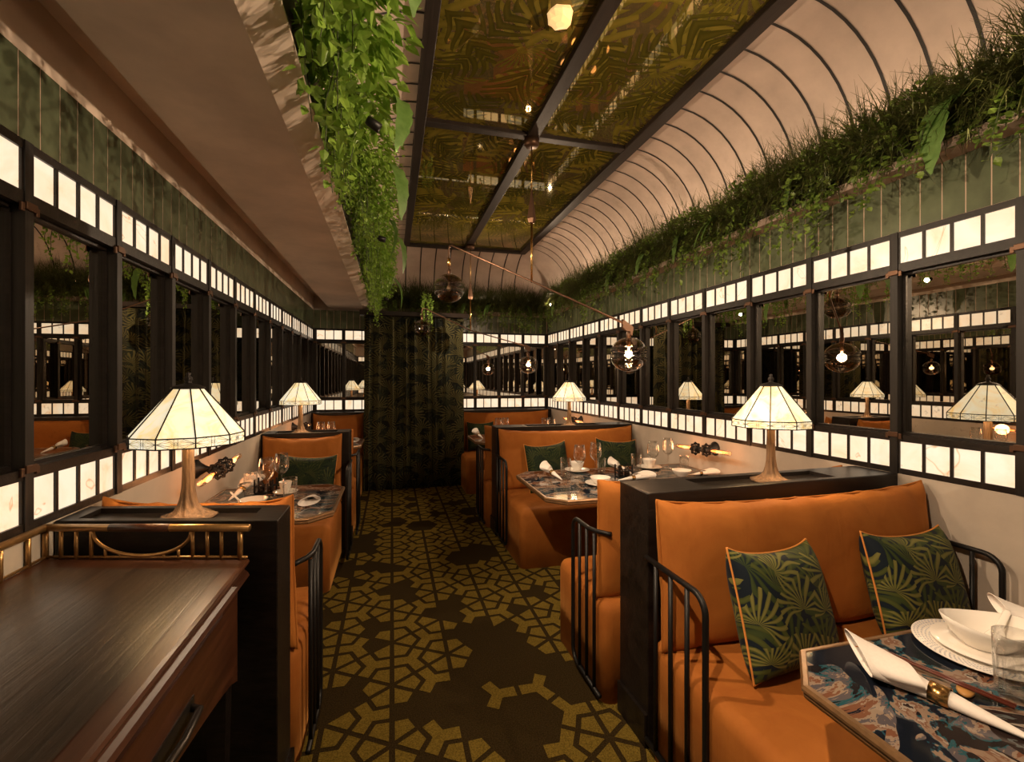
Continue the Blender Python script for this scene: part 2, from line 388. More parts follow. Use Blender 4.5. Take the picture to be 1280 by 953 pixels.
def struct(mb, name, mats, parent=None, **kw):
    o = mb.build(name, mats, parent, **kw); o['kind'] = 'structure'; return o
ORD = ['first', 'second', 'third', 'fourth', 'fifth', 'sixth', 'seventh', 'eighth', 'ninth', 'tenth', 'eleventh', 'twelfth', 'thirteenth', 'fourteenth', 'fifteenth', 'sixteenth',
       'seventeenth', 'eighteenth', 'nineteenth', 'twentieth', 'twenty-first', 'twenty-second', 'twenty-third', 'twenty-fourth', 'twenty-fifth', 'twenty-sixth', 'twenty-seventh', 'twenty-eighth',
       'twenty-ninth', 'thirtieth', 'thirty-first', 'thirty-second', 'thirty-third', 'thirty-fourth', 'thirty-fifth', 'thirty-sixth', 'thirty-seventh', 'thirty-eighth', 'thirty-ninth', 'fortieth']
def nth(i, n, near='the near end', far='the far end'):
    return f'nearest to {near}' if i == 0 else f'nearest to {far}' if i == n - 1 else f'{ORD[i]} from {near}' if i <= n // 2 else f'{ORD[n - 1 - i]} from {far}'

# ------------------------------------------------------------------ room shell
XL, XR, YB, YF = -1.04, 2.335, 6.79, -1.3       # fronts of the light strips
DEEP = 0.045
ZT, ZS, ZC = 2.15, 2.40, 3.27                   # strip top, tile top, ceiling
XMID = 0.99

# floor with its carpet pattern (triangular lattice of kites and three-armed stars)
fl = MB()
fl.add([(-1.3, YF - .1, 0), (2.6, YF - .1, 0), (2.6, 7.0, 0), (-1.3, 7.0, 0)], [(0, 1, 2, 3)], 0)
AX, LY, PH = 0.283, 0.366, 2.245
def lat(i, j):
    return Vector((i * AX, PH + j * LY + (LY / 2 if i % 2 else 0)))
def inset(poly, w):
    n = len(poly); out = []
    for k in range(n):
        p0, p1, p2 = poly[k - 1], poly[k], poly[(k + 1) % n]
        e1 = (p1 - p0).normalized(); e2 = (p2 - p1).normalized()
        n1 = Vector((-e1.y, e1.x)); n2 = Vector((-e2.y, e2.x)); b = n1 + n2
        if b.length < 1e-6: out.append(p1 + n1 * w); continue
        out.append(p1 + b * (w / max(0.25, (1 + n1.dot(n2)))))
    return out
WORN_SHADED = [(at(x, y, 0).xy, r) for x, y, r in ((500, 737, .15), (433, 712, .2), (418, 874, .2), (522, 880, .1), (560, 765, .15), (585, 790, .2), (625, 800, .19), (645, 768, .12), (652, 838, .18), (590, 890, .19), (640, 912, .17), (668, 938, .14),  # bare patches; one beside the left arm rail stands in for a shadow
        (711, 852, .12), (575, 700, .19), (603, 690, .18), (545, 668, .11), (526, 659, .1), (562, 653, .13), (592, 640, .18), (570, 628, .16), (482, 632, .13), (455, 624, .12), (542, 619, .1), (452, 676, .18), (428, 692, .16))]
def keep(p):                                                    # the pattern is left out in irregular patches
    if any((p - c).length < r * .78 for c, r in WORN_SHADED): return False
    return noise.noise(Vector((p.x * 6.5, p.y * 4.5, 4))) > -.40
for i in range(-5, 8):
    for j in range(-8, 14):
        a = lat(i, j)
        nb = [lat(i + 1, j if i % 2 else j - 1) , lat(i + 1, j + 1 if i % 2 else j), lat(i, j + 1), lat(i - 1, j + 1 if i % 2 else j)]
        for tri in ((a, nb[1], nb[2]), (a, nb[2], nb[3])):
            if not (-0.9 < tri[0].x < 1.6 and 0.2 < tri[0].y < 6.6): continue
            c = (tri[0] + tri[1] + tri[2]) / 3
            k = 0.44; q = 0.86
            for t in range(3):
                p, p1, p2 = tri[t], tri[(t + 1) % 3], tri[(t + 2) % 3]
                foot1, foot2, tip = p.lerp(p1, k * .86), p.lerp(p2, k * .86), p.lerp(c, q * .9)
                poly = [p, foot1, tip, foot2]
                if keep((p + tip) / 2 + (p - c) * 0.2): fl.add([(v.x, v.y, 0.002) for v in inset(poly, 0.0115)], [tuple(range(4))], 1)
            star = []
            for t in range(3):
                p, p1, p2 = tri[t], tri[(t + 1) % 3], tri[(t + 2) % 3]
                star += [p.lerp(c, q * .9), p.lerp(p1, k * .86), p1.lerp(p, k * .86)]
            if keep(c): fl.add([(v.x, v.y, 0.002) for v in inset(star, 0.0115)], [tuple(range(9))], 1)
struct(fl, 'floor', [CARP_D, CARP_G])

# walls: plaster dado + backing
def wallbox(name, x0, x1, y0, y1, z0=0, z1=2.40, mat=PLAST):
    m = MB(); m.box(x0, x1, y0, y1, z0, z1); return struct(m, name, mat)
wallbox('wall_left', XL - .2, XL - DEEP - .002, YF, YB + .2, 0, 2.64, PLAST)
wallbox('wall_right', XR + DEEP + .002, XR + .25, YF, YB + .2, 0, 2.42, PLAST)
wallbox('wall_back', XL - .2, XR + .25, YB + DEEP + .002, YB + .25, 0, 2.64, PLAST)
wallbox('wall_front', XL - .2, XR + .25, YF - .15, YF, 0, 3.3, SOFF)
n_trim = [0]
def trim(mb, mats, bevel=0):
    n_trim[0] += 1
    return struct(mb, f'trim_{n_trim[0]}', mats, bevel=bevel)
# dado panels bring the plaster below the strips flush with them
d = MB(); d.box(XL - DEEP, XL, YF, YB, 0, 1.0); trim(d, PLAST)
d = MB(); d.box(XR, XR + DEEP, YF, YB, 0, 1.0); trim(d, PLAST)
d = MB(); d.box(XL, XR, YB, YB + DEEP, 0, 1.0); trim(d, PLAST)

class Wall:
    "local frame on a wall: s along it, n out of it into the room"
    def __init__(s, o, d, n): s.o, s.d, s.n = Vector((*o, 0)), Vector((*d, 0)), Vector((*n, 0))
    def box(s, mb, s0, s1, n0, n1, z0, z1, mi=0):
        P = lambda a, b, z: s.o + s.d * a + s.n * b + Vector((0, 0, z))
        q = [P(s0, n0, z0), P(s1, n0, z0), P(s1, n1, z0), P(s0, n1, z0), P(s0, n0, z1), P(s1, n0, z1), P(s1, n1, z1), P(s0, n1, z1)]
        fs = [(0, 3, 2, 1), (4, 5, 6, 7), (0, 1, 5, 4), (1, 2, 6, 5), (2, 3, 7, 6), (3, 0, 4, 7)]
        if s.d.cross(s.n).z < 0: fs = [f[::-1] for f in fs]
        mb.add(q, fs, mi)
    def pt(s, a, b, z): return s.o + s.d * a + s.n * b + Vector((0, 0, z))
def shift(mb, loc): return mb.xf(Matrix.Translation(-Vector(loc)))
PW = 0.034
def panelling(W, posts, wallname, near, far, last=True):
    n = len(posts) - 1
    for i, s in enumerate(posts if last else posts[:-1]):                               # posts, each its own trim with brackets
        m = MB(); W.box(m, s - PW / 2, s + PW / 2, -DEEP, 0.004, 1.0, ZT)
        o = trim(m, DARK)
        for z in (1.185, 1.958):
            b = MB(); W.box(b, s - .022, s + .022, 0.004, 0.012, z - .012, z + .012); W.box(b, s - .036, s - .022, 0.0, 0.008, z - .02, z + .006); W.box(b, s + .022, s + .036, 0.0, 0.008, z - .02, z + .006)
            b.build('bracket', ABRASS, o, bevel=.002)
    for i in range(n):
        a, b = posts[i] + PW / 2, posts[i + 1] - PW / 2
        if b - a < 0.05: continue
        where = nth(i, n, near, far)
        k = max(1, round((b - a) / 0.105)); bw = 0.012
        for row, zf0, zf1, zp0, zp1 in (('upper', 1.958, ZT, 2.0, 2.1235), ('lower', 1.0, 1.185, 1.026, 1.153)):
            base = W.pt((a + b) / 2, 0, zf0)
            r = empty('light_panel', base, 0, f'backlit alabaster panel, {row} strip of {wallname} wall, {where}', 'light panel', f'{row} light panels along the {wallname} wall')
            g = MB(); f = MB(); pw = (b - a) / k
            for j in range(k): W.box(g, a + j * pw + bw / 2, a + (j + 1) * pw - bw / 2, -.03, -.008, zp0, zp1)
            W.box(f, a, b, -.04, 0, zf0, zp0); W.box(f, a, b, -.04, 0, zp1, zf1)
            for j in range(k + 1):
                c = a + j * pw; W.box(f, max(a, c - bw / 2), min(b, c + bw / 2), -.036, -.001, zp0, zp1)
            shift(g, base).build('glazing', PANE, r); shift(f, base).build('frame', DARKH, r)
        base = W.pt((a + b) / 2, -DEEP, 1.185)
        m = MB(); W.box(m, a, b, -DEEP, -DEEP + .003, 1.185, 1.958)
        r = shift(m, base).build('wall_mirror', MIRR, None, base); tag(r, f'tall dark-framed mirror on the {wallname} wall, {where}', 'mirror', f'mirrors along the {wallname} wall')
        fr = MB(); rg = []
        for ins, nn in ((0, -DEEP + .003), (0, -DEEP + .016), (.012, -DEEP + .016), (.012, -DEEP + .003)): rg.append([W.pt(a + ins * .4, nn, 1.185 + ins), W.pt(b - ins * .4, nn, 1.185 + ins), W.pt(b - ins * .4, nn, 1.958 - ins), W.pt(a + ins * .4, nn, 1.958 - ins)])
        fr.loft(rg, 0, False, True, False, loop=True)
        shift(fr, base).build('frame', DARKH, r)
        bd = MB()
        for s_ in (a + .001, b - .0045): W.box(bd, s_, s_ + .0035, -DEEP + .003, -DEEP + .007, 1.19, 1.953)
        W.box(bd, a, b, -DEEP + .0031, -DEEP + .0055, 1.1975, 1.2005)
        shift(bd, base).build('metal_bead', STEEL, r)
WL = Wall((XL, 0), (0, 1), (1, 0)); WR = Wall((XR, 0), (0, 1), (-1, 0)); WB = Wall((0, YB), (1, 0), (0, -1))
MOD = 0.465
ys = [1.675 + MOD * k for k in range(-1, 12)]; ys[-1] = YB - PW / 2
panelling(WL, ys, 'left', 'the near end', 'the back corner'); panelling(WR, ys, 'right', 'the near end', 'the back corner')
xb = [XR - PW / 2 - (XR - XL - PW) / 9 * k for k in range(10)][::-1]
panelling(WB, xb, 'back', 'the left corner', 'the right corner')
yn_ = [1.675 + MOD * k for k in range(-6, 0)]
panelling(WL, yn_, 'entrance-side left', 'the entrance', 'the camera', False); panelling(WR, yn_, 'entrance-side right', 'the entrance', 'the camera', False)
WF = Wall((XL, YF + DEEP), (1, 0), (0, 1)); panelling(WF, [x - XL for x in xb], 'entrance', 'its left corner', 'its right corner')
d = MB(); d.box(XL, XR, YF, YF + DEEP, 0, 1.0); trim(d, PLAST)

# glazed green tiles in a band over the strips, pink grout behind
def tiles(W, s0, s1, tw=0.0863):
    m = MB(); W.box(m, s0, s1, -DEEP, -.0015, ZT, ZS, 1); s = s0
    while s < s1 - .01:
        W.box(m, s + .0025, min(s + tw - .0025, s1), -.006, -.0005, ZT + .001, ZS, 0); s += tw
    trim(m, [TILE, GROUT])
tiles(WL, 0.0, YB, 0.0863); tiles(WR, 1.2185 - 0.0863 * 14, YB); tiles(WB, XL, XR)
# right and back ledge: plaster lip under the planting, dark trough behind
m = MB()
prof = [(0.0, ZS), (0.09, 2.412), (0.09, 2.452), (-0.12, 2.452), (-0.12, ZS)]
m.loft([[(XR - a, y, z) for a, z in prof] for y in (YF, YB - .09)], 0, False)
trim(m, LIP)
m = MB(); m.loft([[(x, YB - a, z) for a, z in prof] for x in (-.30, XR)], 0, False); trim(m, LIP)
m = MB(); m.box(XR - .06, XR + .1, YF, YB - .06, 2.452, 2.53); trim(m, SOIL)
m = MB(); m.box(-.28, XR - .06, YB - .06, YB + .03, 2.452, 2.53); trim(m, SOIL)
# left: plaster recess over the tiles and the flat soffit with its bevelled edge
m = MB(); m.box(XL - DEEP, XL, YF, YB, ZS, 2.60); m.box(XL - DEEP, -.85, YF, YB + .05, 2.60, 2.64); trim(m, SOFF)
m = MB(); pr = [(-.85, 2.44), (-.40, 2.44), (-.295, 2.488), (-.295, 2.50), (-.85, 2.50)]
m.loft([[(x, y, z) for x, z in pr] for y in (YF, YB + .04)], 0, False); m.box(-.85, -.80, YF, YB + .04, 2.50, 2.64); trim(m, SOFF)
m = MB(); m.box(-.44, -.30, YF, YB + .04, 2.50, 2.74); trim(m, MAROON)

# vaulted ceiling: flat field, quarter-round coves, dark grooves
ce = MB(); RC = 0.62; X0, X1, Y1 = 0.19, 1.81, 6.22
def sect(p, q, deep=2.44):
    "cove section starting at p going in direction q"
    out = []
    for k in range(13):
        a = k / 12 * math.pi / 2
        out.append(Vector((p[0] + q[0] * RC * math.sin(a), p[1] + q[1] * RC * math.sin(a), ZC - RC + RC * math.cos(a))))
    out.append(Vector((out[-1].x, out[-1].y, deep))); return out
st = []; marks = []
GS = 0.19; y = YF
yy = [1.934 - GS * k for k in range(17, 0, -1)] + [1.934 + GS * k for k in range(0, 23)]
for y in [YF] + yy + [Y1]: st.append(((X1, y), (1, 0))); marks.append(YF < y < Y1)
for k in range(1, 12): a = k / 12 * math.pi / 2; st.append(((X1, Y1), (math.cos(a), math.sin(a)))); marks.append(False)
for k in range(0, 9): st.append(((X1 - k * (X1 - X0) / 8, Y1), (0, 1))); marks.append(True)
for k in range(1, 12): a = k / 12 * math.pi / 2; st.append(((X0, Y1), (-math.sin(a), math.cos(a)))); marks.append(False)
for y in ([YF] + yy + [Y1])[::-1]: st.append(((X0, y), (-1, 0))); marks.append(YF < y < Y1)
ce.loft([sect(p, q) for p, q in st], 0, True, closed=False, caps=False)
ce.add([(X0 - .05, YF, ZC + .02), (X1 + .05, YF, ZC + .02), (X1 + .05, Y1 + .05, ZC + .02), (X0 - .05, Y1 + .05, ZC + .02)], [(3, 2, 1, 0)], 0)
for (p, q), mk in zip(st, marks):
    if mk:
        t = Vector((-q[1], q[0], 0)) * 0.0075
        sc_ = [v + Vector((-q[0] * .003 * (i / 13), -q[1] * .003 * (i / 13), -.004 * (1 - i / 13))) for i, v in enumerate(sect(p, q))]
        ce.loft([[v - t, v + t] for v in sc_], 1, False, closed=False, caps=False)
struct(ce, 'ceiling', [VAULT, GROOVE])
# printed mirror panels in a dark frame
fr = MB(); yA, yB_ = 0.28, 6.27
for x0, x1 in ((0.155, 0.225), (0.955, 1.04), (1.735, 1.83)): fr.box(x0, x1, YF, yB_, ZC - .055, ZC)
for y0, y1 in ((6.20, 6.30), (3.205, 3.275), (yA, yA + .07)): fr.box(0.155, 1.83, y0, y1, ZC - .05, ZC)
trim(fr, BEAM, bevel=.004)
for nm, x0, x1 in (('left', .225, .955), ('right', 1.04, 1.735)):
    for wh, y0, y1 in (('far', 3.275, 6.20), ('near', yA + .07, 3.205)):
        m = MB(); m.box(0, x1 - x0, 0, y1 - y0, 0, .008)
        o = m.build('ceiling_panel', CEILG, None, (x0, y0, ZC - .02)); tag(o, f'bronze mirror ceiling panel printed with palm leaves, {wh} {nm} one of four', 'ceiling panel', 'printed ceiling panels')
m = MB(); n_ = 11; rings = []
for r_, z in ((.062, .0), (.068, -.022), (.05, -.045), (.02, -.054)): rings.append([Vector((r_ * (1 + .12 * math.sin(k * 5.1 + z * 90)) * math.cos(2 * math.pi * k / n_), r_ * (1 + .12 * math.sin(k * 3.7 + z * 60)) * math.sin(2 * math.pi * k / n_), z)) for k in range(n_)])
m.loft(rings, 0, False)
o = m.build('ceiling_light', m_emit('ceiling_light_glass', (1.0, 0.62, 0.26), .75), None, (.80, 2.13, ZC - .0215)); tag(o, 'small faceted glowing ceiling light on the near left printed panel', 'ceiling light')
# warm strips behind the planting that wash the coves
def led(pts, label, tilt=(0, 0), k=1.0):
    a, b = Vector(pts[0]), Vector(pts[1])
    d_ = (b - a).normalized(); sd = d_.cross(Vector((0, 0, 1)))
    m = MB(); m.loft([[p + sd * x + Vector((0, 0, z)) for x, z in ((-.014, .006), (-.014, -.012), (.014, -.012), (.014, .006))] for p in (a - a, b - a)], 0, False)
    m.add([p + sd * x + Vector((0, 0, .0075)) for p, x in ((a - a, -.009), (a - a, .009), (b - a, .009), (b - a, -.009))], [(0, 1, 2, 3)], 1); o = m.build('led_strip', [MAROON, LED], None, a); tag(o, label, 'light strip', 'cove light strips')
    l = bpy.data.lights.new('cove_glow', 'AREA'); l.shape = 'RECTANGLE'; l.size = (b - a).length; l.size_y = .03; l.energy = k * LED_W * (b - a).length; l.color = WARM2
    lo = bpy.data.objects.new('cove_glow', l); C.objects.link(lo); lo.parent = o; lo.location = (b - a) / 2 + Vector((0, 0, .012)); q = Vector((tilt[0], tilt[1], 1)).normalized(); xx = (b - a).normalized(); zz = -q; lo.rotation_euler = Matrix((xx, zz.cross(xx), zz)).transposed().to_euler()
led([(XR + .055, -.9, 2.69), (XR + .055, 6.6, 2.69)], 'warm light strip hidden behind the planting along the right cove', (-.35, 0), 1.0)
led([(-.1, YB + .0, 2.63), (XR - .15, YB + .0, 2.63)], 'warm light strip hidden behind the planting along the back cove', (0, -.35), .7)
led([(-.36, -.9, 2.765), (-.36, 6.6, 2.765)], 'warm light strip hidden behind the hanging greenery on the left soffit', (.3, 0), .22)

# ------------------------------------------------------------------ partitions
ZP = 1.0
def partition(poly, label, rec):
    "poly: front-aisle, front-wall, rear-wall, rear-aisle corners; rec: tray corners in the same order"
    p = [Vector(q) for q in poly]; r_ = [Vector(q) for q in rec]
    base = Vector((sum(q.x for q in p) / 4, sum(q.y for q in p) / 4, 0))
    e = empty('booth_partition', base, 0, label, 'partition', 'dark wood partitions between the booths')
    b = MB(); n = 4
    lo = [(q.x, q.y, 0.0) for q in p]; hi = [(q.x, q.y, ZP) for q in p]; ri = [(q.x, q.y, ZP) for q in r_]
    fs = [(i, (i + 1) % n, n + (i + 1) % n, n + i) for i in range(n)] + [(n + i, n + (i + 1) % n, 2 * n + (i + 1) % n, 2 * n + i) for i in range(n)]
    ar = sum(p[i].x * p[(i + 1) % 4].y - p[(i + 1) % 4].x * p[i].y for i in range(4))
    if ar < 0: fs = [f[::-1] for f in fs]
    b.add(lo + hi + ri, fs, 0); shift(b, base).build('body', DARKH, e, bevel=.004)
    t = MB(); lo2 = [(q.x, q.y, ZP - .018) for q in r_]
    fs = [(i, (i + 1) % n, n + (i + 1) % n, n + i) for i in range(n)] + [(3, 2, 1, 0)]
    if ar > 0: fs = [f[::-1] for f in fs]
    t.add(lo2 + ri, fs, 0); shift(t, base).build('tray', DARKH, e)
    pl = MB(); c = base.xy
    ex = 1 if p[0].x > c.x else -1
    out = [q + Vector((ex * .014 if abs(q.x - p[0].x) < .1 else 0, 0)) for q in p]
    o4 = [Vector((out[0].x, out[0].y)), Vector((p[0].x, p[0].y)), Vector((p[3].x, p[3].y)), Vector((out[3].x, out[3].y))]
    if sum(o4[i].x * o4[(i + 1) % 4].y - o4[(i + 1) % 4].x * o4[i].y for i in range(4)) < 0: o4 = o4[::-1]
    pl.prism([(q.x, q.y) for q in o4], 0, .13); shift(pl, base).build('plinth', DARKH, e, bevel=.004)
    return e
XA, XE = 0.955, -0.352
def trayr(xa, xb, y0, y1): return [(xa, y0), (xb, y0), (xb, y1), (xa, y1)]
partition([(.972, 1.613), (2.33, 1.655), (2.33, 1.86), (.968, 1.835)], 'dark wood partition with lamp tray behind the near right orange banquette', [(1.27, 1.655), (1.98, 1.675), (1.98, 1.815), (1.27, 1.80)])
partition([(XE, 1.604), (-1.035, 1.777), (-1.035, 1.95), (XE, 1.794)], 'dark wood partition with lamp tray behind the wooden console at left', [(-.44, 1.655), (-.98, 1.79), (-.98, 1.91), (-.44, 1.775)])
partition([(.937, 4.16), (2.33, 4.16), (2.33, 4.38), (.937, 4.38)], 'dark wood partition in the middle of the right row, by the far lamp', trayr(1.25, 2.0, 4.2, 4.34))
partition([(XE, 4.15), (-1.035, 4.15), (-1.035, 4.37), (XE, 4.37)], 'dark wood partition in the middle of the left row, under the far left lamp', trayr(-.46, -.95, 4.19, 4.33))
partition([(.90, 6.58), (2.33, 6.58), (2.33, 6.78), (.90, 6.78)], 'dark wood partition against the back wall, right of the curtain', trayr(1.2, 2.0, 6.62, 6.74))
partition([(-.36, 6.58), (-1.035, 6.58), (-1.035, 6.78), (-.36, 6.78)], 'dark wood partition against the back wall, left of the curtain', trayr(-.5, -.95, 6.62, 6.74))

# ------------------------------------------------------------------ banquettes
def pillow(Wd, H, T, pinch=0.06, nu=22, nv=16, sag=0.0, pw=0.45, corner=0.0):
    "pillow standing in the local xz plane, thickness along y, bottom edge at z=0"
    m = MB()
    def outline(u, v):
        x = Wd / 2 * u * (1 - pinch * (1 - v * v) * 0.55); z = H / 2 * v * (1 - pinch * (1 - u * u))
        if v > 0: z -= sag * (1 - u * u) * v
        z += corner * (abs(u) ** 5) * (1 if v > 0 else -.3) * abs(v) ** 3
        return x, z + H / 2
    for sd in (1, -1):
        g = []
        for i in range(nu + 1):
            for j in range(nv + 1):
                u = math.sin((i / nu - .5) * math.pi); v = math.sin((j / nv - .5) * math.pi)
                x, z = outline(u, v)
                t = T / 2 * (max(0, 1 - u ** 4) ** pw) * (max(0, 1 - v ** 4) ** pw)
                g.append((x, sd * t, z))
        fs = []
        for i in range(nu):
            for j in range(nv):
                q = (i * (nv + 1) + j, (i + 1) * (nv + 1) + j, (i + 1) * (nv + 1) + j + 1, i * (nv + 1) + j + 1)
                fs.append(q if sd < 0 else q[::-1])
        m.add(g, fs, 0, True)
    edge = []
    K = 24
    for k in range(K): u = math.sin((k / K - .5) * math.pi); x, z = outline(u, -1); edge.append((x, 0, z))
    for k in range(K): v = math.sin((k / K - .5) * math.pi); x, z = outline(1, v); edge.append((x, 0, z))
    for k in range(K): u = -math.sin((k / K - .5) * math.pi); x, z = outline(u, 1); edge.append((x, 0, z))
    for k in range(K): v = -math.sin((k / K - .5) * math.pi); x, z = outline(-1, v); edge.append((x, 0, z))
    return m, edge
def rbox(x0, x1, y0, y1, z0, z1, r=.05, n=5):
    "box with rounded vertical edges and softly rounded top"
    m = MB()
    def ring(ins, z):
        out = []
        for cx, cy, a0 in ((x1 - r, y0 + r, -90), (x1 - r, y1 - r, 0), (x0 + r, y1 - r, 90), (x0 + r, y0 + r, 180)):
            for k in range(n):
                a = R(a0 + 90 * k / (n - 1)); out.append(Vector((cx + (r - ins) * math.cos(a), cy + (r - ins) * math.sin(a), z)))
        return out
    rings = [ring(0.0, z0), ring(0, z1 - .05)] + [ring(.045 * (1 - math.cos(a)), z1 - .05 + .05 * math.sin(a)) for a in (R(25), R(50), R(72), R(90))]
    return m.loft(rings, 0, True)
def rail(ya, yb, zt=.757, zb=.05, hook=0.0):
    "tube arm rail in the local yz plane at x=0: joins the partition at ya, post at yb"
    m = MB(); s = 1 if yb > ya else -1; rc = .06
    pts = []
    if hook: pts += [(hook, ya + s * .01, zt), (hook * .7, ya + s * .035, zt), (hook * .25, ya + s * .07, zt), (0, ya + s * .12, zt)]
    else: pts += [(0, ya, zt)]
    for k in range(7): a = R(90 * k / 6); pts.append((0, yb - s * rc + s * rc * math.sin(a), zt - rc + rc * math.cos(a)))
    for k in range(7): a = R(90 * k / 6); pts.append((0, yb - s * rc + s * rc * math.cos(a), zb + rc - rc * math.sin(a)))
    pts.append((0, ya, zb))
    m.tube(pts, .0105, 8)
    k = 3; 
    for j in range(1, k + 1):
        y_ = yb + (ya - yb) * j * .27
        m.tube([(0, y_, zt - .006), (0, y_, zb)], .0085, 8)
    return m
def bench(name_label, x0, x1, yback, yfront, aisle, rails=(), skew=0.0, wallrail=False, cush=(.165, .952)):
    "yback: partition face, yfront: front of seat; aisle: -1 aisle at x0, +1 aisle at x1"
    s = 1 if yfront > yback else -1
    e = empty('banquette', ((x0 + x1) / 2, yback, 0), 0, name_label, 'banquette', 'orange velvet banquettes')
    cx = (x0 + x1) / 2; ya, yb = sorted((0.004 * s, yfront - yback))
    rbox(x0 - cx, x1 - cx, ya, yb, 0.0, .45, .05).build('seat', VELV, e)
    T, zt = cush
    m, ed = pillow(x1 - x0 + .005, zt - .455 + .03, T, .03, 30, 16, .004, .36, .020)
    for p in m.v:                                               # a little crumple along the top and sides
        p.y += .005 * math.sin(p.x * 61 + p.z * 9) * (p.z / .5) ** 2 + .004 * math.sin(p.x * 23 + 2 * math.sin(p.z * 14))
        p.z += .004 * math.sin(p.x * 37 + 1.3) * (p.z / .5) ** 3
    tilt = R(4) * s
    m.tube(ed, .004, 6, 0, loop=True)
    m.build('back_cushion', VELV, e, (0, s * (T / 2 + .012), .445), (tilt if s < 0 else tilt, 0, skew))
    for rx, y_end, hook in rails:
        m = rail(0, y_end - yback, hook=hook); m.build('arm_rail', BLACK, e, (rx - cx, 0, 0))
    return e
bench('near right orange velvet banquette facing the camera with two palm cushions', .968, 2.31, 1.60, .80, -1, [(.957, 1.25, .0), (2.285, 1.243, 0)])
bench('orange velvet banquette backing onto the near right partition, facing away', .905, 2.30, 1.862, 2.445, -1, [(.885, 2.17, .06)])
bench('orange velvet banquette on the far side of the laid table at right, facing the camera', .945, 2.28, 4.15, 3.36, -1, [(.925, 3.73, 0.0)])
bench('orange velvet banquette backing onto the middle right partition, facing the curtain end', .885, 2.28, 4.39, 5.0, -1, [(.866, 4.78, .06)])
bench('far right orange velvet banquette against the back wall beside the curtain', .905, 2.25, 6.57, 5.72, -1)
bench('orange velvet banquette backing onto the partition behind the console at left', -1.0, -.338, 1.86, 2.43, 1, [(-.305, 2.17, -.05)], skew=R(-12), cush=(.14, .985))
bench('left orange velvet banquette facing the camera with one dark green cushion', -1.0, -.41, 4.14, 3.33, 1, [(-.335, 3.73, 0.0)])
bench('orange velvet banquette backing onto the middle left partition, facing away', -1.0, -.345, 4.38, 5.0, 1, [(-.312, 4.78, -.05)])
bench('far left orange velvet banquette against the back wall beside the curtain', -1.0, -.375, 6.57, 5.75, 1)

# scatter cushions
def cushion(label, group, mat, loc, Wd, H, T, rz, lean, roll=0):
    m, ed = pillow(Wd, H, T * 1.3, .055, 20, 20, 0.010, .5, .012)
    o = m.build('cushion', mat, None, loc, (0, 0, 0)); o.rotation_euler = Euler((lean, roll, rz), 'XYZ')
    tag(o, label, 'cushion', group)
    p = MB(); p.tube(ed, .0038, 6, 0, loop=True); p.build('piping', PIPING, o)
    return o
cushion('left one of two navy cushions printed with olive palms on the near right banquette', 'palm cushions', PALM, (1.335, 1.27, .455), .43, .40, .13, R(10), R(-18), R(4))
cushion('right one of two navy cushions printed with olive palms, nearer the wall', 'palm cushions', PALM, (2.03, 1.33, .455), .45, .38, .13, R(2), R(-16), R(2))
cushion('dark green cushion behind the rolled napkin on the middle right banquette', 'green cushions', GREENC, (1.37, 3.87, .455), .40, .42, .12, R(4), R(-14), R(-3))
cushion('dark green cushion near the wall on the middle right banquette', 'green cushions', GREENC, (2.02, 3.88, .455), .40, .43, .12, R(-4), R(-14), R(4))
cushion('dark green cushion on the left banquette behind the wine glasses', 'green cushions', GREENC, (-.665, 3.86, .455), .43, .40, .12, R(-3), R(-14), R(3))
cushion('small dark green cushion on the far right banquette beside the napkin', 'green cushions', GREENC, (1.2, 6.28, .455), .38, .40, .12, 0, R(-14))

# ------------------------------------------------------------------ tables
ZTAB = .75
def table(label, x0, x1, y0, y1, ch, aisle):
    cx, cy = (x0 + x1) / 2, (y0 + y1) / 2
    e = empty('dining_table', (cx, cy, 0), 0, label, 'table', 'marbled dining tables')
    def octo(ins):
        a, b, c, d = x0 - cx + ins, x1 - cx - ins, y0 - cy + ins, y1 - cy - ins; k = ch - ins * .6
        if aisle < 0: return [(a, c + k), (a + k, c), (b, c), (b, d), (a + k, d), (a, d - k)]
        return [(a, c), (b - k, c), (b, c + k), (b, d - k), (b - k, d), (a, d)]
    m = MB(); m.prism(octo(.016), ZTAB - .012, ZTAB); m.build('tabletop', TABLE, e)
    ed = MB()
    prof = [(.017, ZTAB - .001), (.014, ZTAB + .002), (.004, ZTAB + .001), (0.0, ZTAB - .006), (.0, ZTAB - .012), (.006, ZTAB - .015), (.004, ZTAB - .022), (.008, ZTAB - .030), (.03, ZTAB - .032)]
    ed.loft([[Vector((x, y, z)) for x, y in octo(i)] for i, z in prof], 0, False, True, False)
    ed.prism(octo(.03), ZTAB - .033, ZTAB - .013)
    ed.build('edge_moulding', GILT, e)
    pd = MB(); pd.lathe([(.0, .0), (.17, .0), (.17, .015), (.05, .04), (.035, .08), (.032, .62), (.06, .68), (.14, .715), (.0, .717)], 20)
    pd.build('pedestal', BLACK, e, (-.0, 0, 0))
    return e
table('near right marbled table with napkin and stacked plates, cut off by the frame', .905, 2.30, -.05, .965, .115, -1)
table('middle right marbled table laid with wine glasses and rolled napkins', .872, 2.31, 2.475, 3.335, .105, -1)
table('far right marbled table beside the curtain', .895, 2.31, 4.98, 5.72, .10, -1)
table('left marbled table laid with two wine glasses and tumblers', -1.03, -.295, 2.49, 3.28, .11, 1)
table('far left marbled table beside the curtain', -1.03, -.31, 5.0, 5.72, .10, 1)

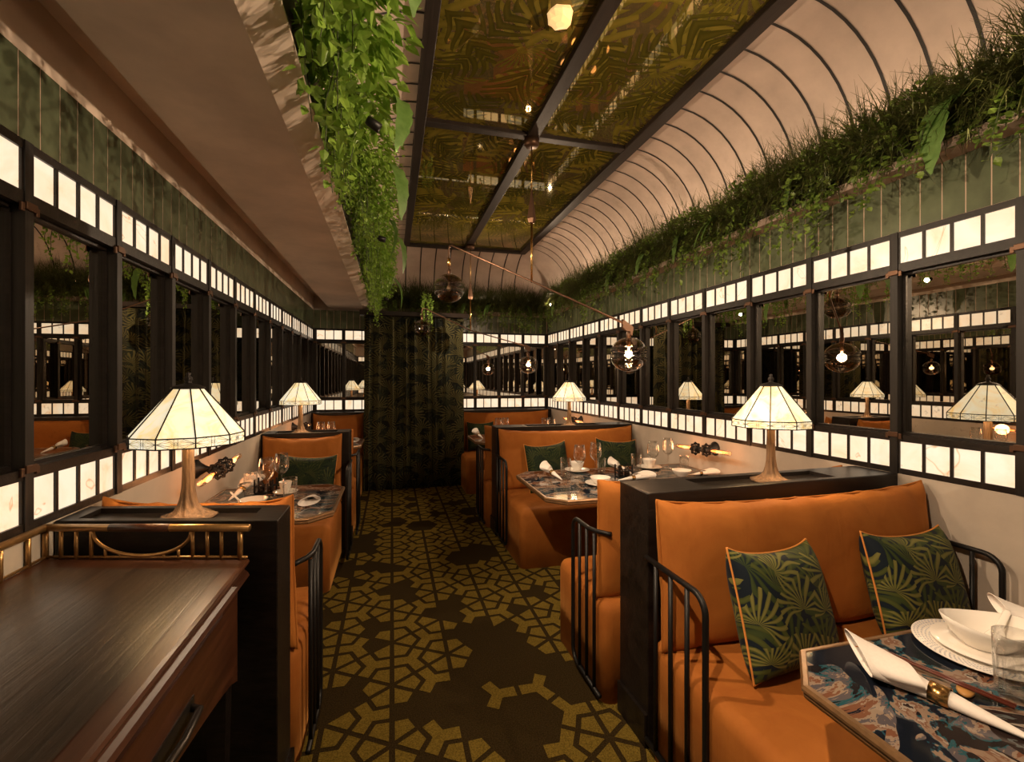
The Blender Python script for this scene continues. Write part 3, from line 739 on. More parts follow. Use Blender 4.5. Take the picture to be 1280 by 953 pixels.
# ------------------------------------------------------------------ tableware
def sub(mb, *a, **k): return mb.build(*a, **k)
def mk_wine():
    m = MB(); m.lathe([(.0, .0), (.036, .0), (.036, .0015), (.02, .004), (.006, .008), (.0038, .02), (.0036, .09), (.006, .102), (.02, .112), (.036, .130), (.043, .152), (.0435, .17), (.040, .20), (.034, .235), (.0335, .2355), (.0395, .20), (.043, .17), (.0425, .152), (.0355, .131), (.02, .1135), (.0, .108)], 28)
    return m
def mk_tumbler(h=.125, r=.038):
    m = MB(); fl_ = lambda k, n, z: (.05 * math.cos(k * 2 * math.pi / n * 14) if z < h * .62 else 0)
    m.lathe([(.0, .0), (r * .84, .0), (r * .86, .006), (r * .90, h * .3), (r * .95, h * .6), (r * .98, h * .66), (r, h), (r - .002, h), (r * .95, h * .66), (r * .88, h * .35), (r * .82, .014), (0, .012)], 112, flute=fl_)
    return m
def mk_bowl(r=.062, h=.045):
    m = MB(); m.lathe([(0, .003), (r * .45, .003), (r * .45, 0), (r * .5, 0), (r * .52, .006), (r * .8, h * .45), (r * .97, h * .9), (r, h), (r * .965, h), (r * .78, h * .5), (r * .5, .012), (0, .009)], 32)
    return m
def mk_plate(r=.10, h=.014):
    m = MB(); m.lathe([(0, .0), (r * .62, .0), (r * .66, .003), (r * .8, .006), (r, h), (r, h + .002), (r * .8, .009), (r * .62, .006), (0, .005)], 40)
    return m
def thing(mb, name, mat, loc, label, cat, group=None, rz=0):
    o = mb.build(name, mat, None, loc, (0, 0, rz)); return tag(o, label, cat, group)
# wine glasses
wine = None
def put_wine(x, y, label):
    global wine
    if wine is None: wine = thing(mk_wine(), 'wine_glass', GLASS, (x, y, ZTAB + .0005), label, 'wine glass', 'wine glasses'); return wine
    return dup(wine, (x, y, ZTAB + .0005), 0, label)
put_wine(1.277, 3.013, 'wine glass on the middle right table, leftmost of its four')
put_wine(1.44, 3.10, 'wine glass on the middle right table, second from the aisle')
put_wine(1.886, 3.06, 'wine glass on the middle right table, third from the aisle')
put_wine(2.10, 3.19, 'wine glass on the middle right table, nearest the wall')
put_wine(-.715, 2.985, 'nearer of the two wine glasses on the left table')
put_wine(-.668, 3.15, 'farther of the two wine glasses on the left table, in front of the green cushion')
put_wine(1.225, 5.34, 'wine glass on the far right table, nearest the aisle')
put_wine(1.315, 5.36, 'wine glass on the far right table, second from the aisle')
put_wine(1.76, 5.2, 'wine glass on the far right table, third from the aisle')
put_wine(1.86, 5.24, 'wine glass on the far right table, nearest the wall')
put_wine(-.745, 5.35, 'left one of two wine glasses on the far left table')
put_wine(-.64, 5.36, 'right one of two wine glasses on the far left table')
# tumblers
tumb = None
def put_tumb(x, y, label, s=1.0):
    global tumb
    if tumb is None: tumb = thing(mk_tumbler(), 'tumbler', GLASS, (x, y, ZTAB + .0005), label, 'tumbler', 'cut glass tumblers'); tumb.scale = (s, s, s); return tumb
    return dup(tumb, (x, y, ZTAB + .0005), 0, label, None, s)
put_tumb(1.335, .70, 'large cut glass tumbler at the right edge of the near table', 1.08)
put_tumb(1.215, 3.12, 'tall tumbler beside the rolled napkin on the middle right table', 1.02)
put_tumb(1.52, 3.17, 'low tumbler between the wine glasses and the sauce caddy on the middle right table', .85)
put_tumb(1.80, 3.15, 'tumbler in front of the bowl on a plate near the wall, middle right table', 1.02)
put_tumb(2.155, 3.06, 'tumbler nearest the wall on the middle right table', .9)
put_tumb(-.835, 3.12, 'tumbler beside the napkin cone near the left wall', 1.02)
put_tumb(-.572, 2.905, 'tumbler nearest the aisle on the left table', 1.02)
# plates and bowls
plate = None
def put_plate(x, y, label, r=1.0):
    global plate
    if plate is None: plate = thing(mk_plate(), 'plate', PORC, (x, y, ZTAB + .0005), label, 'plate', 'white plates'); plate.scale = (r, r, 1); return plate
    return dup(plate, (x, y, ZTAB + .0005), 0, label, None, (r, r, 1))
put_plate(1.36, 3.255, 'white plate under a bowl behind the wine glasses on the middle right table', .95)
put_plate(1.335, 2.80, 'white plate at the near side of the middle right table under a bowl', 1.0)
put_plate(1.955, 3.225, 'white plate under a bowl toward the wall on the middle right table', .95)
put_plate(-.63, 3.07, 'white plate under a cup on the left table', .7)
bowl = None
def put_bowl(x, y, z, label, s=1.0):
    global bowl
    if bowl is None: bowl = thing(mk_bowl(), 'bowl', PORC, (x, y, z), label, 'bowl', 'white bowls'); bowl.scale = s if isinstance(s, tuple) else (s, s, s); return bowl
    return dup(bowl, (x, y, z), 0, label, None, s)
put_bowl(1.36, 3.255, ZTAB + .0065, 'white bowl standing on the plate behind the leftmost wine glass', (.86, .86, 1.45))
put_bowl(1.335, 2.80, ZTAB + .0065, 'white bowl on the near plate of the middle right table', (1.1, 1.1, 1))
put_bowl(1.955, 3.225, ZTAB + .0065, 'white bowl standing on the plate nearest the wall', (.86, .86, 1.45))
put_bowl(2.02, 2.90, ZTAB + .0005, 'white bowl standing straight on the table near the sconce', (1.1, 1.1, 1))
put_bowl(-.63, 3.07, ZTAB + .0065, 'tall white cup behind the tumbler on the left table', (.6, .6, 1.5))
put_bowl(-.735, 2.80, ZTAB + .0005, 'low white bowl with spoon at the near side of the left table', (1.15, 1.15, .95))
def spoon(loc, rz, tilt, label, s=1.0):
    m = MB(); rings = []
    for t, wd, dp, z in ((0, .004, .002, .004), (.012, .016, .008, .001), (.03, .021, .011, 0), (.048, .017, .009, .002), (.06, .009, .005, .007), (.085, .008, .004, .016), (.115, .0085, .004, .027), (.122, .004, .003, .03)):
        rings.append([Vector((t * s, wd * s * math.cos(a), z * s + (0 if math.sin(a) < 0 else -dp * s * .4) + dp * s * .5 * math.sin(a))) for a in [2 * math.pi * k / 12 for k in range(12)]])
    m.loft(rings); o = m.build('soup_spoon', PORC, None, loc); o.rotation_euler = (0, tilt, rz); return tag(o, label, 'spoon', 'porcelain spoons')
spoon((-.76, 2.785, ZTAB + .016), R(155), R(-18), 'porcelain spoon resting in the low bowl on the left table')

# near table setting: patterned charger, plate, boat-shaped bowl, spoon
pc = Vector((1.465, .835, ZTAB + .0005))
m = MB(); m.lathe([(0, .0), (.09, .0), (.095, .003), (.14, .010), (.14, .0125), (.095, .006), (0, .005)], 56)
ch = thing(m, 'charger_plate', PORC, pc, 'large charger plate with a blue lattice rim under the near stack', 'plate')
pt = MB()
for ring_, (r0, z0) in enumerate(((.103, .0075), (.111, .0088), (.119, .0102), (.127, .0116), (.134, .0128))):
    for k in range(72):
        a = 2 * math.pi * (k + .5 * (ring_ % 2)) / 72; da = .022; dr = .0022
        P = lambda aa, rr: (rr * math.cos(aa), rr * math.sin(aa), z0 + (rr - r0) * .15 + .0006)
        pt.add([P(a - da, r0), P(a, r0 - dr), P(a + da, r0), P(a, r0 + dr)], [(0, 1, 2, 3)])
pt.build('lattice_rim', BLUEW, ch)
m = MB(); m.lathe([(0, .0), (.065, .0), (.07, .003), (.108, .010), (.108, .0125), (.07, .006), (0, .005)], 48)
thing(m, 'side_plate', PORC, pc + Vector((.01, .0, .0062)), 'white plate on the patterned charger, under the boat bowl', 'plate')
def boat():
    m = MB(); rings = []; n = 40
    for rr, z in ((0, .004), (.035, .003), (.042, 0), (.046, .004), (.066, .024), (.082, .046), (.088, .058), (.085, .058), (.064, .027), (.04, .010), (0, .008)):
        ring = []
        for k in range(n):
            a = 2 * math.pi * k / n; lift = (z / .058) ** 2 * .014 * math.cos(a) ** 2
            ring.append(Vector((rr * 1.12 * math.cos(a), rr * .86 * math.sin(a), z + lift)))
        rings.append(ring)
    return m.loft(rings, 0, True, True, False)
thing(boat(), 'boat_bowl', PORC, pc + Vector((.015, .0, .0125)), 'white boat-shaped soup bowl on top of the near plate stack', 'bowl', None, R(-25))
spoon(pc + Vector((.0, -.01, .032)), R(10), R(-14), 'porcelain spoon leaning in the boat-shaped bowl on the near table', 1.0)
# chopsticks and their rest
def chopsticks(a, b, label):
    a, b = Vector(a), Vector(b); d_ = (b - a); rz = math.atan2(d_.y, d_.x); Ln = d_.length
    for k, off in enumerate((-.005, .005)):
        m = MB(); m.tube([(0, off, 0), (Ln, off * 1.1, 0)], [.0022, .0036], 8)
        tag(m.build('chopstick', CHOP, None, a, (0, 0, rz)), label, 'chopstick', 'chopsticks beside the rolled napkin')
chopsticks((1.20, .885, ZTAB + .014), (1.262, .665, ZTAB + .014), 'dark red chopstick lying beside the near rolled napkin')
m = MB(); m.lathe([(0, 0), (.024, 0), (.028, .004), (.026, .009), (.0, .010)], 24); m.xf(Matrix.Scale(.55, 4, (1, 0, 0)))
thing(m, 'chopstick_rest', RESTW, (1.238, .738, ZTAB + .0003), 'oval tan wooden chopstick rest under the red chopsticks', 'chopstick rest', None, R(-60))
# folded sachet
m = MB(); m.box(-.045, .045, -.028, .028, 0, .006); m.box(-.043, .043, -.026, .026, .006, .012)
thing(m, 'folded_towel', LINEN, (1.675, .905, ZTAB + .0005), 'small folded white towel beyond the plates on the near table', 'towel', None, R(-22)).modifiers.new('b', 'BEVEL').width = .003

# rolled napkins with rings: +x runs from the tail to the open fan end
def napkin(loc, rz, label, s=1.0, emblem=False, tilt=0.0, roll=0):
    e = empty('rolled_napkin', loc, rz, label, 'napkin', 'rolled napkins in gold rings')
    e.rotation_euler = (roll, tilt, rz); e.scale = (s, s, s)
    secs = [(0, .004, .003, .004), (.04, .009, .007, .008), (.09, .015, .012, .012), (.125, .018, .0155, .0155), (.15, .018, .0155, .0155), (.165, .021, .017, .017), (.20, .034, .022, .022), (.24, .049, .027, .029), (.275, .060, .030, .035)]
    m = MB(); rings = []; n = 28
    for x, wy, wz, zc in secs:
        ring = []
        for k in range(n):
            a = 2 * math.pi * k / n; ex = 0
            if x > .2:
                f_ = (x - .2) / .085; ex = f_ * (-.05 * math.cos(a) + .012 * math.sin(a))
            ring.append(Vector((x + ex, wy * math.cos(a), max(.0008, zc + wz * math.sin(a) * (1 if math.sin(a) > 0 else .95)))))
        rings.append(ring)
    m.loft(rings, 0, True, True, False)
    inn = [[p * 1.0 for p in rings[-1]]]                       # inner fold
    for f_, dx in ((.86, -.01), (.74, -.05), (.5, -.10)):
        c = sum(rings[-1], Vector()) / n; inn.append([c + (p - c) * f_ + Vector((dx, 0, 0)) for p in rings[-1]])
    m.loft(inn, 0, True, True, False)
    ed = [p + Vector((0, 0, .0)) for p in rings[-1]]; m.tube(ed, .0012, 5, 0, loop=True)
    m.build('cloth', LINEN, e)
    r_ = MB(); rr = []
    for x, g in ((.122, .0), (.122, .0022), (.153, .0022), (.153, .0)):
        rr.append([Vector((x, (.0195 + g) * math.cos(a), .0172 + (.0165 + g) * math.sin(a))) for a in [2 * math.pi * k / 28 for k in range(28)]])
    r_.loft(rr, 0, True, True, False); r_.build('napkin_ring', BRASS, e)
    if emblem:
        q = MB(); z0 = .0535
        for sgn in (1, -1): q.add([(.262, .002 * sgn + .012, z0), (.276, .008 * sgn + .012, z0 + .0006), (.272, .001 * sgn + .012, z0 + .0004)], [(0, 1, 2), (2, 1, 0)])
        q.add([(.252, .008, z0 - .001), (.262, .014, z0), (.272, .012, z0 + .0004), (.262, .010, z0)], [(0, 1, 2, 3), (3, 2, 1, 0)])
        q.build('emblem', EMB, e)
    return e
def nap2(a, b, label, s=1.0, **k):
    a, b = Vector((*a, ZTAB + .0008)), Vector((*b, ZTAB)); d_ = b - a
    return napkin(a, math.atan2(d_.y, d_.x), label, s, **k)
nap2((1.195, .588), (1.080, .90), 'rolled white napkin with gold ring and small orange emblem on the near table', 1.08, emblem=True)
nap2((1.76, .66), (1.70, .93), 'rolled white napkin at the right edge of the frame on the near table', 1.0)
nap2((1.135, 2.985), (1.095, 3.2), 'rolled napkin nearest the aisle on the middle right table', .95, tilt=R(-6))
nap2((1.70, 3.03), (1.655, 3.25), 'rolled napkin behind the sauce caddy on the middle right table', .95, tilt=R(-6))
nap2((1.50, 2.87), (1.75, 2.885), 'napkin lying flat across in front of the sauce caddy', .85)
nap2((2.08, 2.905), (2.28, 2.885), 'napkin lying near the wall under the sconce, middle right table', .7)
nap2((-.905, 2.96), (-.845, 3.22), 'rolled napkin beside the left wall on the left table', .95, tilt=R(-8))
nap2((-.452, 2.96), (-.435, 2.68), 'rolled napkin with its open end toward the console, on the left table', .9)
nap2((1.03, 5.3), (.99, 5.5), 'rolled napkin on the far right table beside the curtain', .95, tilt=R(-8))
nap2((-.42, 5.55), (-.40, 5.3), 'rolled napkin on the far left table beside the curtain', .9)
# sauce caddies
def caddy(loc, rz, label):
    e = empty('sauce_caddy', loc, rz, label, 'caddy', 'sauce caddies')
    m = MB(); m.box(-.055, .055, -.03, .03, 0, .006)
    for x in (-.053, .053):
        for y in (-.028, .028): m.box(x - .004, x + .004, y - .004, y + .004, .006, .088)
    for y in (-.028, .028): m.box(-.053, .053, y - .002, y + .002, .04, .046)
    for x in (-.053, .053): m.box(x - .002, x + .002, -.028, .028, .04, .046)
    m.build('stand', BLACK, e)
    for x in (-.026, .026):
        b = MB(); b.lathe([(0, .0065), (.018, .0065), (.02, .012), (.02, .05), (.012, .062), (.009, .066), (.009, .074), (0, .075)], 18, (x, 0, 0)); b.build('bottle', SOY, e)
    return e
caddy((1.608, 2.99, ZTAB + .0005), R(4), 'black metal sauce caddy on the middle right table')
caddy((-.752, 3.12, ZTAB + .0005), R(-8), 'black metal sauce caddy behind the wine glasses on the left table')

# ------------------------------------------------------------------ stained-glass lamps
def make_lamp():
    e = empty('table_lamp', (0, 0, 0))
    b = MB()
    fl_ = lambda k, n, z: .10 * math.sin(k * 2 * math.pi / n * 9 + z * 30) * min(1, z / .01)
    b.lathe([(0, .0), (.082, .0), (.084, .004), (.080, .009), (.060, .014), (.042, .024), (.030, .042), (.023, .068), (.0185, .10), (.017, .16), (.0165, .26), (.0165, .30), (0, .30)], 54, flute=fl_)
    b.build('trunk_base', BRONZE, e)
    n = 10; ph = R(9); r0, r1, z0, z1, z2 = .163, .043, .252, .284, .437
    def V(r, k, z): a = ph + 2 * math.pi * k / n; return Vector((r * math.cos(a), r * math.sin(a), z))
    g = MB(); le = MB()
    for k in range(n):
        g.add([V(r0 + .001, k, z0), V(r0 + .001, k + 1, z0), V(r0, k + 1, z1), V(r0, k, z1)], [(0, 1, 2, 3)])
        g.add([V(r0, k, z1), V(r0, k + 1, z1), V(r1, k + 1, z2), V(r1, k, z2)], [(0, 1, 2, 3)])
    sh = g.build('lamp_shade', SHADE, e)
    for k in range(n):
        le.tube([V(r0 + .002, k, z0), V(r0 + .002, k, z1), V(r1 + .002, k, z2)], .0023, 5)
        for z, r in ((z0, r0 + .002), (z1, r0 + .002)): le.tube([V(r, k, z), V(r, k + 1, z)], .0021, 5)
        A, B = V(r0 + .002, k, 0), V(r0 + .002, k + 1, 0)           # pattern of the band
        Q = lambda t, z: Vector((A.x + (B.x - A.x) * t, A.y + (B.y - A.y) * t, z0 + (z1 - z0) * z))
        for pth in ([Q(.02, .5), Q(.3, .92), Q(.5, .5), Q(.3, .08), Q(.02, .5)], [Q(.98, .5), Q(.7, .92), Q(.5, .5), Q(.7, .08), Q(.98, .5)], [Q(.02, .5), Q(.34, .7), Q(.42, .5), Q(.34, .3), Q(.02, .5)],
                    [Q(.98, .5), Q(.66, .7), Q(.58, .5), Q(.66, .3), Q(.98, .5)], [Q(.45, 0), Q(.45, 1)], [Q(.55, 0), Q(.55, 1)], [Q(.5, .3), Q(.56, .5), Q(.5, .7), Q(.44, .5), Q(.5, .3)]):
            le.tube(pth, .0006, 4, 0, caps=False)
    le.build('lead_lines', SHOE, sh)
    c = MB(); c.lathe([(.048, .434), (.046, .440), (.03, .448), (.012, .452), (.008, .457), (.012, .464), (.011, .472), (.005, .480), (.008, .486), (0, .492)], 16, flute=lambda k, n, z: .06 * math.sin(k * 2 * math.pi / n * 4)); c.build('finial_cap', IRON, e)
    l = bpy.data.lights.new('lamp_bulb', 'POINT'); l.energy = LAMP_W; l.color = WARM2; l.shadow_soft_size = .03
    lo = bpy.data.objects.new('lamp_bulb', l); C.objects.link(lo); lo.parent = e; lo.location = (.06, 0, .30)
    return e
lamp = make_lamp()
LG = 'stained-glass table lamps'
ZL = ZP - .0175
tag(lamp, 'large stained-glass lamp on the near left partition behind the console', 'table lamp', LG); lamp.location = (-.664, 1.775, ZL)
dup(lamp, (1.675, 1.735, ZL), R(0), 'stained-glass lamp on the near right partition above the palm cushions', LG)
dup(lamp, (-.755, 4.26, ZL), R(5), 'stained-glass lamp on the middle left partition, farther down the room', LG)
dup(lamp, (1.70, 4.27, ZL), R(5), 'stained-glass lamp on the middle right partition, farther down the room', LG)

# ------------------------------------------------------------------ sconces with tubular bulbs
def make_sconce():
    "wall at x=0, sticks out along +x, bulbs along +-y"
    e = empty('wall_sconce', (0, 0, 0))
    X = .125
    m = MB(); m.lathe([(0, 0), (.052, 0), (.052, .006), (.036, .02), (.02, .045), (.013, .06), (.013, X), (0, X)], 24); m.xf(Matrix.Rotation(R(90), 4, 'Y'))
    m.build('wall_mount', IRON, e)
    b = MB(); b.tube([(X, -.05, 0), (X, .05, 0)], .017, 12)
    for s in (-1, 1):
        b.tube([(X, s * .035, 0), (X, s * .05, 0)], .027, 12); b.tube([(X, s * .07, 0), (X, s * .09, 0)], .023, 12); b.tube([(X, s * .05, 0), (X, s * .10, 0)], .016, 12)
    b.build('pipe_socket', IRON, e)
    for s in (-1, 1):
        v = MB(); y_ = s * .062; ring = []
        for k in range(32): a = 2 * math.pi * k / 32; r_ = .040 + .006 * math.cos(8 * a); ring.append((X + r_ * math.cos(a), y_, r_ * math.sin(a)))
        v.tube(ring, .006, 6, 0, loop=True)
        for k in range(4): a = math.pi * k / 4; v.tube([(X + .038 * math.cos(a), y_, .038 * math.sin(a)), (X - .038 * math.cos(a), y_, -.038 * math.sin(a))], .004, 6)
        v.build('valve_wheel', IRON, e)
        g = MB(); g.lathe([(.012, .0), (.017, .02), (.018, .05), (.018, .19), (.012, .21), (.004, .216), (0, .217)], 16)
        g.xf(Matrix.Translation((X, s * .10, 0)) @ Matrix.Rotation(R(-90) * s, 4, 'X')); bo = g.build('bulb', AMBER, e)
        f_ = MB()
        for k in range(4):
            a = 2 * math.pi * k / 4 + .4; f_.tube([(X + .003 * math.cos(a), s * .115, .003 * math.sin(a)), (X + .008 * math.cos(a), s * .15, .008 * math.sin(a)), (X + .007 * math.cos(a), s * .24, .007 * math.sin(a)), (X, s * .285, 0)], .0016, 5)
        f_.build('filament', FILA, bo)
    l = bpy.data.lights.new('sconce_glow', 'POINT'); l.energy = 1.1; l.color = (1, .42, .16); l.shadow_soft_size = .05
    for s in (-1, 1):
        lo = bpy.data.objects.new('sconce_glow', l); C.objects.link(lo); lo.parent = e; lo.location = (X + .03, s * .19, 0)
    return e
sc = make_sconce(); SG = 'double-bulb wall sconces'
tag(sc, 'iron wall sconce with two tubular filament bulbs behind the near left lamp', 'wall sconce', SG); sc.location = (XL, 2.88, .955); sc.rotation_euler = (R(4), 0, 0)
dup(sc, (XR, 2.94, .93), (R(3), 0, R(180)), 'iron wall sconce with two tubular filament bulbs on the right wall over the laid table', SG)
dup(sc, (XL, 5.4, .93), (0, 0, 0), 'iron wall sconce beside the lamp of the middle left partition, far booth', SG)
dup(sc, (XR, 5.45, .93), (0, 0, R(180)), 'iron wall sconce beside the lamp of the middle right partition, far booth', SG)

# ------------------------------------------------------------------ mobile chandeliers
def globe(parent, name, loc, lit, stem_top):
    loc = Vector(loc)
    h = MB(); st_ = Vector((0, 0, stem_top - loc.z))
    h.tube([(0, 0, .085), (0, 0, st_.z)], .004, 8); h.lathe([(.0, .11), (.014, .11), (.016, .118), (.016, .15), (.0, .155)], 14); h.lathe([(.0, .05), (.012, .05), (.012, .105), (0, .105)], 12)
    p = h.build('drop_stem', ABRASS, parent, loc)
    g = MB(); pr = []
    for k in range(25):
        a = math.pi * (k / 24); z = -math.cos(a); r_ = math.sin(a) * (1 - .10 * math.exp(-(z / .16) ** 2)); pr.append((.122 * r_, .112 * z))
    g.lathe(pr, 36); 
    gl = g.build('glass_globe', SMOKE, parent, loc)
    inn = MB()
    for s in (-1, 1):
        pr = [(.092 * math.sin(math.pi * k / 12), s * .052 - .046 * math.cos(math.pi * k / 12)) for k in range(13)]
        inn.lathe(pr, 28)
    inn.build('inner_lobes', SMOKE, gl)
    b = MB(); b.lathe([(0, -.028), (.014, -.02), (.018, -.004), (.014, .014), (.008, .026), (.008, .05), (0, .05)], 14)
    b.build('bulb', BULB if lit else OFFB, p)
    if lit:
        l = bpy.data.lights.new('globe_glow', 'POINT'); l.energy = 36.0; l.color = WARM2; l.shadow_soft_size = .03
        lo = bpy.data.objects.new('globe_glow', l); C.objects.link(lo); lo.parent = parent; lo.location = loc
def chandelier(anchor, rend, rz_, lend, lz, zr, zl, zrod, arrow, label):
    A = Vector(anchor); e = empty('mobile_chandelier', A, 0, label, 'chandelier', 'mobile chandeliers')
    q = lambda p: Vector(p) - A
    m = MB(); m.lathe([(0, -.001), (.055, -.001), (.055, -.045), (.045, -.06), (0, -.06)][::-1], 24); m.build('ceiling_mount', ABRASS, e, (0, 0, 0))
    jr = q((rend[0] + (lend[0] - rend[0]) * .5, rend[1] + (lend[1] - rend[1]) * .5, 0)); zj = zrod - A.z
    m = MB(); m.tube([(0, 0, -.05), (0, 0, arrow[1] - A.z)], .0045, 8); m.tube([(0, 0, arrow[0] - A.z), (jr.x * 0, jr.y * 0, zj - .01)], .008, 10); m.build('suspension_rod', BRASS, e)
    m = MB(); m.lathe([(.006, arrow[1] - A.z), (.034, arrow[0] + .03 - A.z), (.024, arrow[0] - A.z), (.006, arrow[0] - A.z - .004)], 4, sm=False); m.build('arrow_weight', ABRASS, e)
    a = q((*rend, zr)); b = q((*lend, zl)); d_ = (b - a); c = Vector((0, 0, zj))
    m = MB(); bend = b - d_.normalized() * .03
    ends = [b + Vector((0, 0, .0)), b + Vector((0, 0, -.012)) + d_.normalized() * .02, b + d_.normalized() * .03 + Vector((0, 0, -.035)), b + d_.normalized() * .03 + Vector((0, 0, -.16))]
    m.tube([a, c, bend] + ends, .0075, 8); m.build('balance_bar', ABRASS, e)
    m = MB(); m.tube([ends[-1] + Vector((0, 0, .05)), ends[-1] + Vector((0, 0, -.012))], .014, 12); m.build('brass_sleeve', BRASS, e)
    m = MB(); t = (a - c).normalized(); m.add([a + t * .02 + Vector((0, .012, -.06)), a + t * .02 + Vector((0, -.012, -.06)), a - t * .05 + Vector((0, -.012, -.035)), a - t * .05 + Vector((0, .012, -.035)), a + t * .03 + Vector((0, .012, .0)), a + t * .03 + Vector((0, -.012, .0)), a - t * .05 + Vector((0, -.012, .02)), a - t * .05 + Vector((0, .012, .02))],
              [(0, 3, 2, 1), (4, 5, 6, 7), (0, 1, 5, 4), (1, 2, 6, 5), (2, 3, 7, 6), (3, 0, 4, 7)]); m.build('end_bracket', ABRASS, e)
    globe(e, 'glass_globe', a + Vector((0, 0, rz_ - zr)), True, a.z - .03)
    lb = ends[-1]
    globe(e, 'glass_globe', (lb.x, lb.y, lz - A.z), False, lb.z)
    return e
chandelier((.995, 3.24, ZC - .05), (1.494, 2.71), 1.61, (.455, 3.62), 2.165, 1.80, 2.50, 2.17, (2.60, 2.84), 'nearer mobile chandelier with one lit and one unlit smoked glass globe')
chandelier((1.0, 6.0, ZC - .05), (1.67, 5.58), 1.63, (.40, 6.0), 2.10, 1.86, 2.36, 2.09, (2.50, 2.74), 'farther mobile chandelier hanging in front of the palm curtain')

# ------------------------------------------------------------------ curtain
def curtain():
    x0, x1, yc = -.35, .93, 6.20
    m = MB(); nx, nz = 190, 10; g = []
    for j in range(nz + 1):
        t = j / nz; z = .012 + (2.27 - .012) * t; amp = .038 * (1 - .3 * t)
        for i in range(nx + 1):
            s = i / nx; x = x0 + (x1 - x0) * s; x = x + (.5 - t) * .03 * (s - .4)
            ph_ = s * 2 * math.pi * 11 + 1.8 * math.sin(s * 17) + .25 * math.sin(t * 3 + s * 9)
            y = yc + amp * math.sin(ph_) * (.75 + .25 * math.sin(s * 31)); g.append((x + .010 * math.sin(2 * ph_), y, z))
    fs = [(j * (nx + 1) + i, j * (nx + 1) + i + 1, (j + 1) * (nx + 1) + i + 1, (j + 1) * (nx + 1) + i) for j in range(nz) for i in range(nx)]
    m.add(g, fs, 0, True)
    o = m.build('curtain', CURT); s = o.modifiers.new('t', 'SOLIDIFY'); s.thickness = .004
    tag(o, 'floor-length dark curtain with olive palm pattern closing the far end', 'curtain')
    r = MB(); r.box(-.40, 1.0, 6.14, 6.27, 2.27, 2.33); r.build('pelmet', BEAM, o, bevel=.005)
curtain()

# ------------------------------------------------------------------ console with bamboo gallery
A_, B_ = Vector((-1.03, 1.735)), Vector((-.43, 1.578))
con = empty('console_table', (-.73, 1.2, 0), 0, 'wooden console with drawer and gilded bamboo gallery rail at lower left', 'console table')
cl = Vector((-.73, 1.2, 0))
ZK = .897; yn = .15
m = MB(); P_ = [(-1.03, yn), (-.425, yn), (-.425, B_.y), (-1.03, A_.y)]
def insp(i): return [(-1.03, yn), (-.425 - i, yn), (-.425 - i, B_.y - i * .2), (-1.03, A_.y)]
m.loft([[Vector((x, y, z)) for x, y in insp(i)] for i, z in ((.012, ZK), (.003, ZK - .002), (0, ZK - .009), (.004, ZK - .018), (.016, ZK - .024), (.012, ZK - .034), (.004, ZK - .042), (.0, ZK - .052), (.008, ZK - .06), (.028, ZK - .068), (.028, ZK - .074))][::-1], 0, False)
shift(m, cl).build('top_moulding', RED, con)
m = MB(); m.add([(-1.0, yn, ZK + .0012), (-.475, yn, ZK + .0012), (-.475, B_.y - .075, ZK + .0012), (-.985, A_.y - .085, ZK + .0012)], [(0, 1, 2, 3)]); shift(m, cl).build('top_panel', TOPW, con)
m = MB(); xs_ = -.453; ns = 26; rb = []                           # drawer case with arched lower edge
for side in (0, 1):
    pass
top = ZK - .073; pts_b = []
for k in range(ns + 1):
    t = k / ns; y_ = yn + (B_.y - .02 - yn) * t; e_ = min(t, 1 - t) * 2
    zb = .535 + .085 * min(1, e_ * 1.5) ** .6; pts_b.append((y_, zb))
outl = [(yn, top)] + pts_b + [(B_.y - .02, top)]
n_ = len(outl)
m.add([(xs_, y_, z) for y_, z in outl] + [(-1.02, y_, z) for y_, z in outl], [tuple(range(n_))[::-1], tuple(range(n_, 2 * n_))] + [(i, (i + 1) % n_, n_ + (i + 1) % n_, n_ + i) for i in range(n_)])
shift(m, cl).build('case', RED, con)
m = MB(); dz = [(yn + .03, top - .02)] + [(y_, z + .03) for y_, z in pts_b[1:-1]] + [(B_.y - .05, top - .02)]
n_ = len(dz); m.add([(xs_ + .008, y_, z) for y_, z in dz] + [(xs_, y_, z) for y_, z in dz], [tuple(range(n_))[::-1]] + [(i, (i + 1) % n_, n_ + (i + 1) % n_, n_ + i) for i in range(n_)])
dr = shift(m, cl).build('drawer', RED, con)
m = MB(); hy = 1.10; m.tube([(xs_ + .008, hy - .10, .70), (xs_ + .03, hy - .09, .70), (xs_ + .034, hy, .695), (xs_ + .03, hy + .09, .70), (xs_ + .008, hy + .10, .70)], .009, 8); m.box(xs_ + .006, xs_ + .011, hy - .115, hy + .115, .68, .72); shift(m, cl).build('handle', PEWT, dr)
for y_ in (yn + .04, B_.y - .06):
    for x_ in (-.49, -.99):
        m = MB(); m.loft([[Vector((x_ + a * w_, y_ + b * w_, z)) for a, b in ((-1, -1), (1, -1), (1, 1), (-1, 1))] for z, w_ in ((0, .016), (.54, .026), (.60, .028))], 0, False); shift(m, cl).build('leg', DARKH, con)
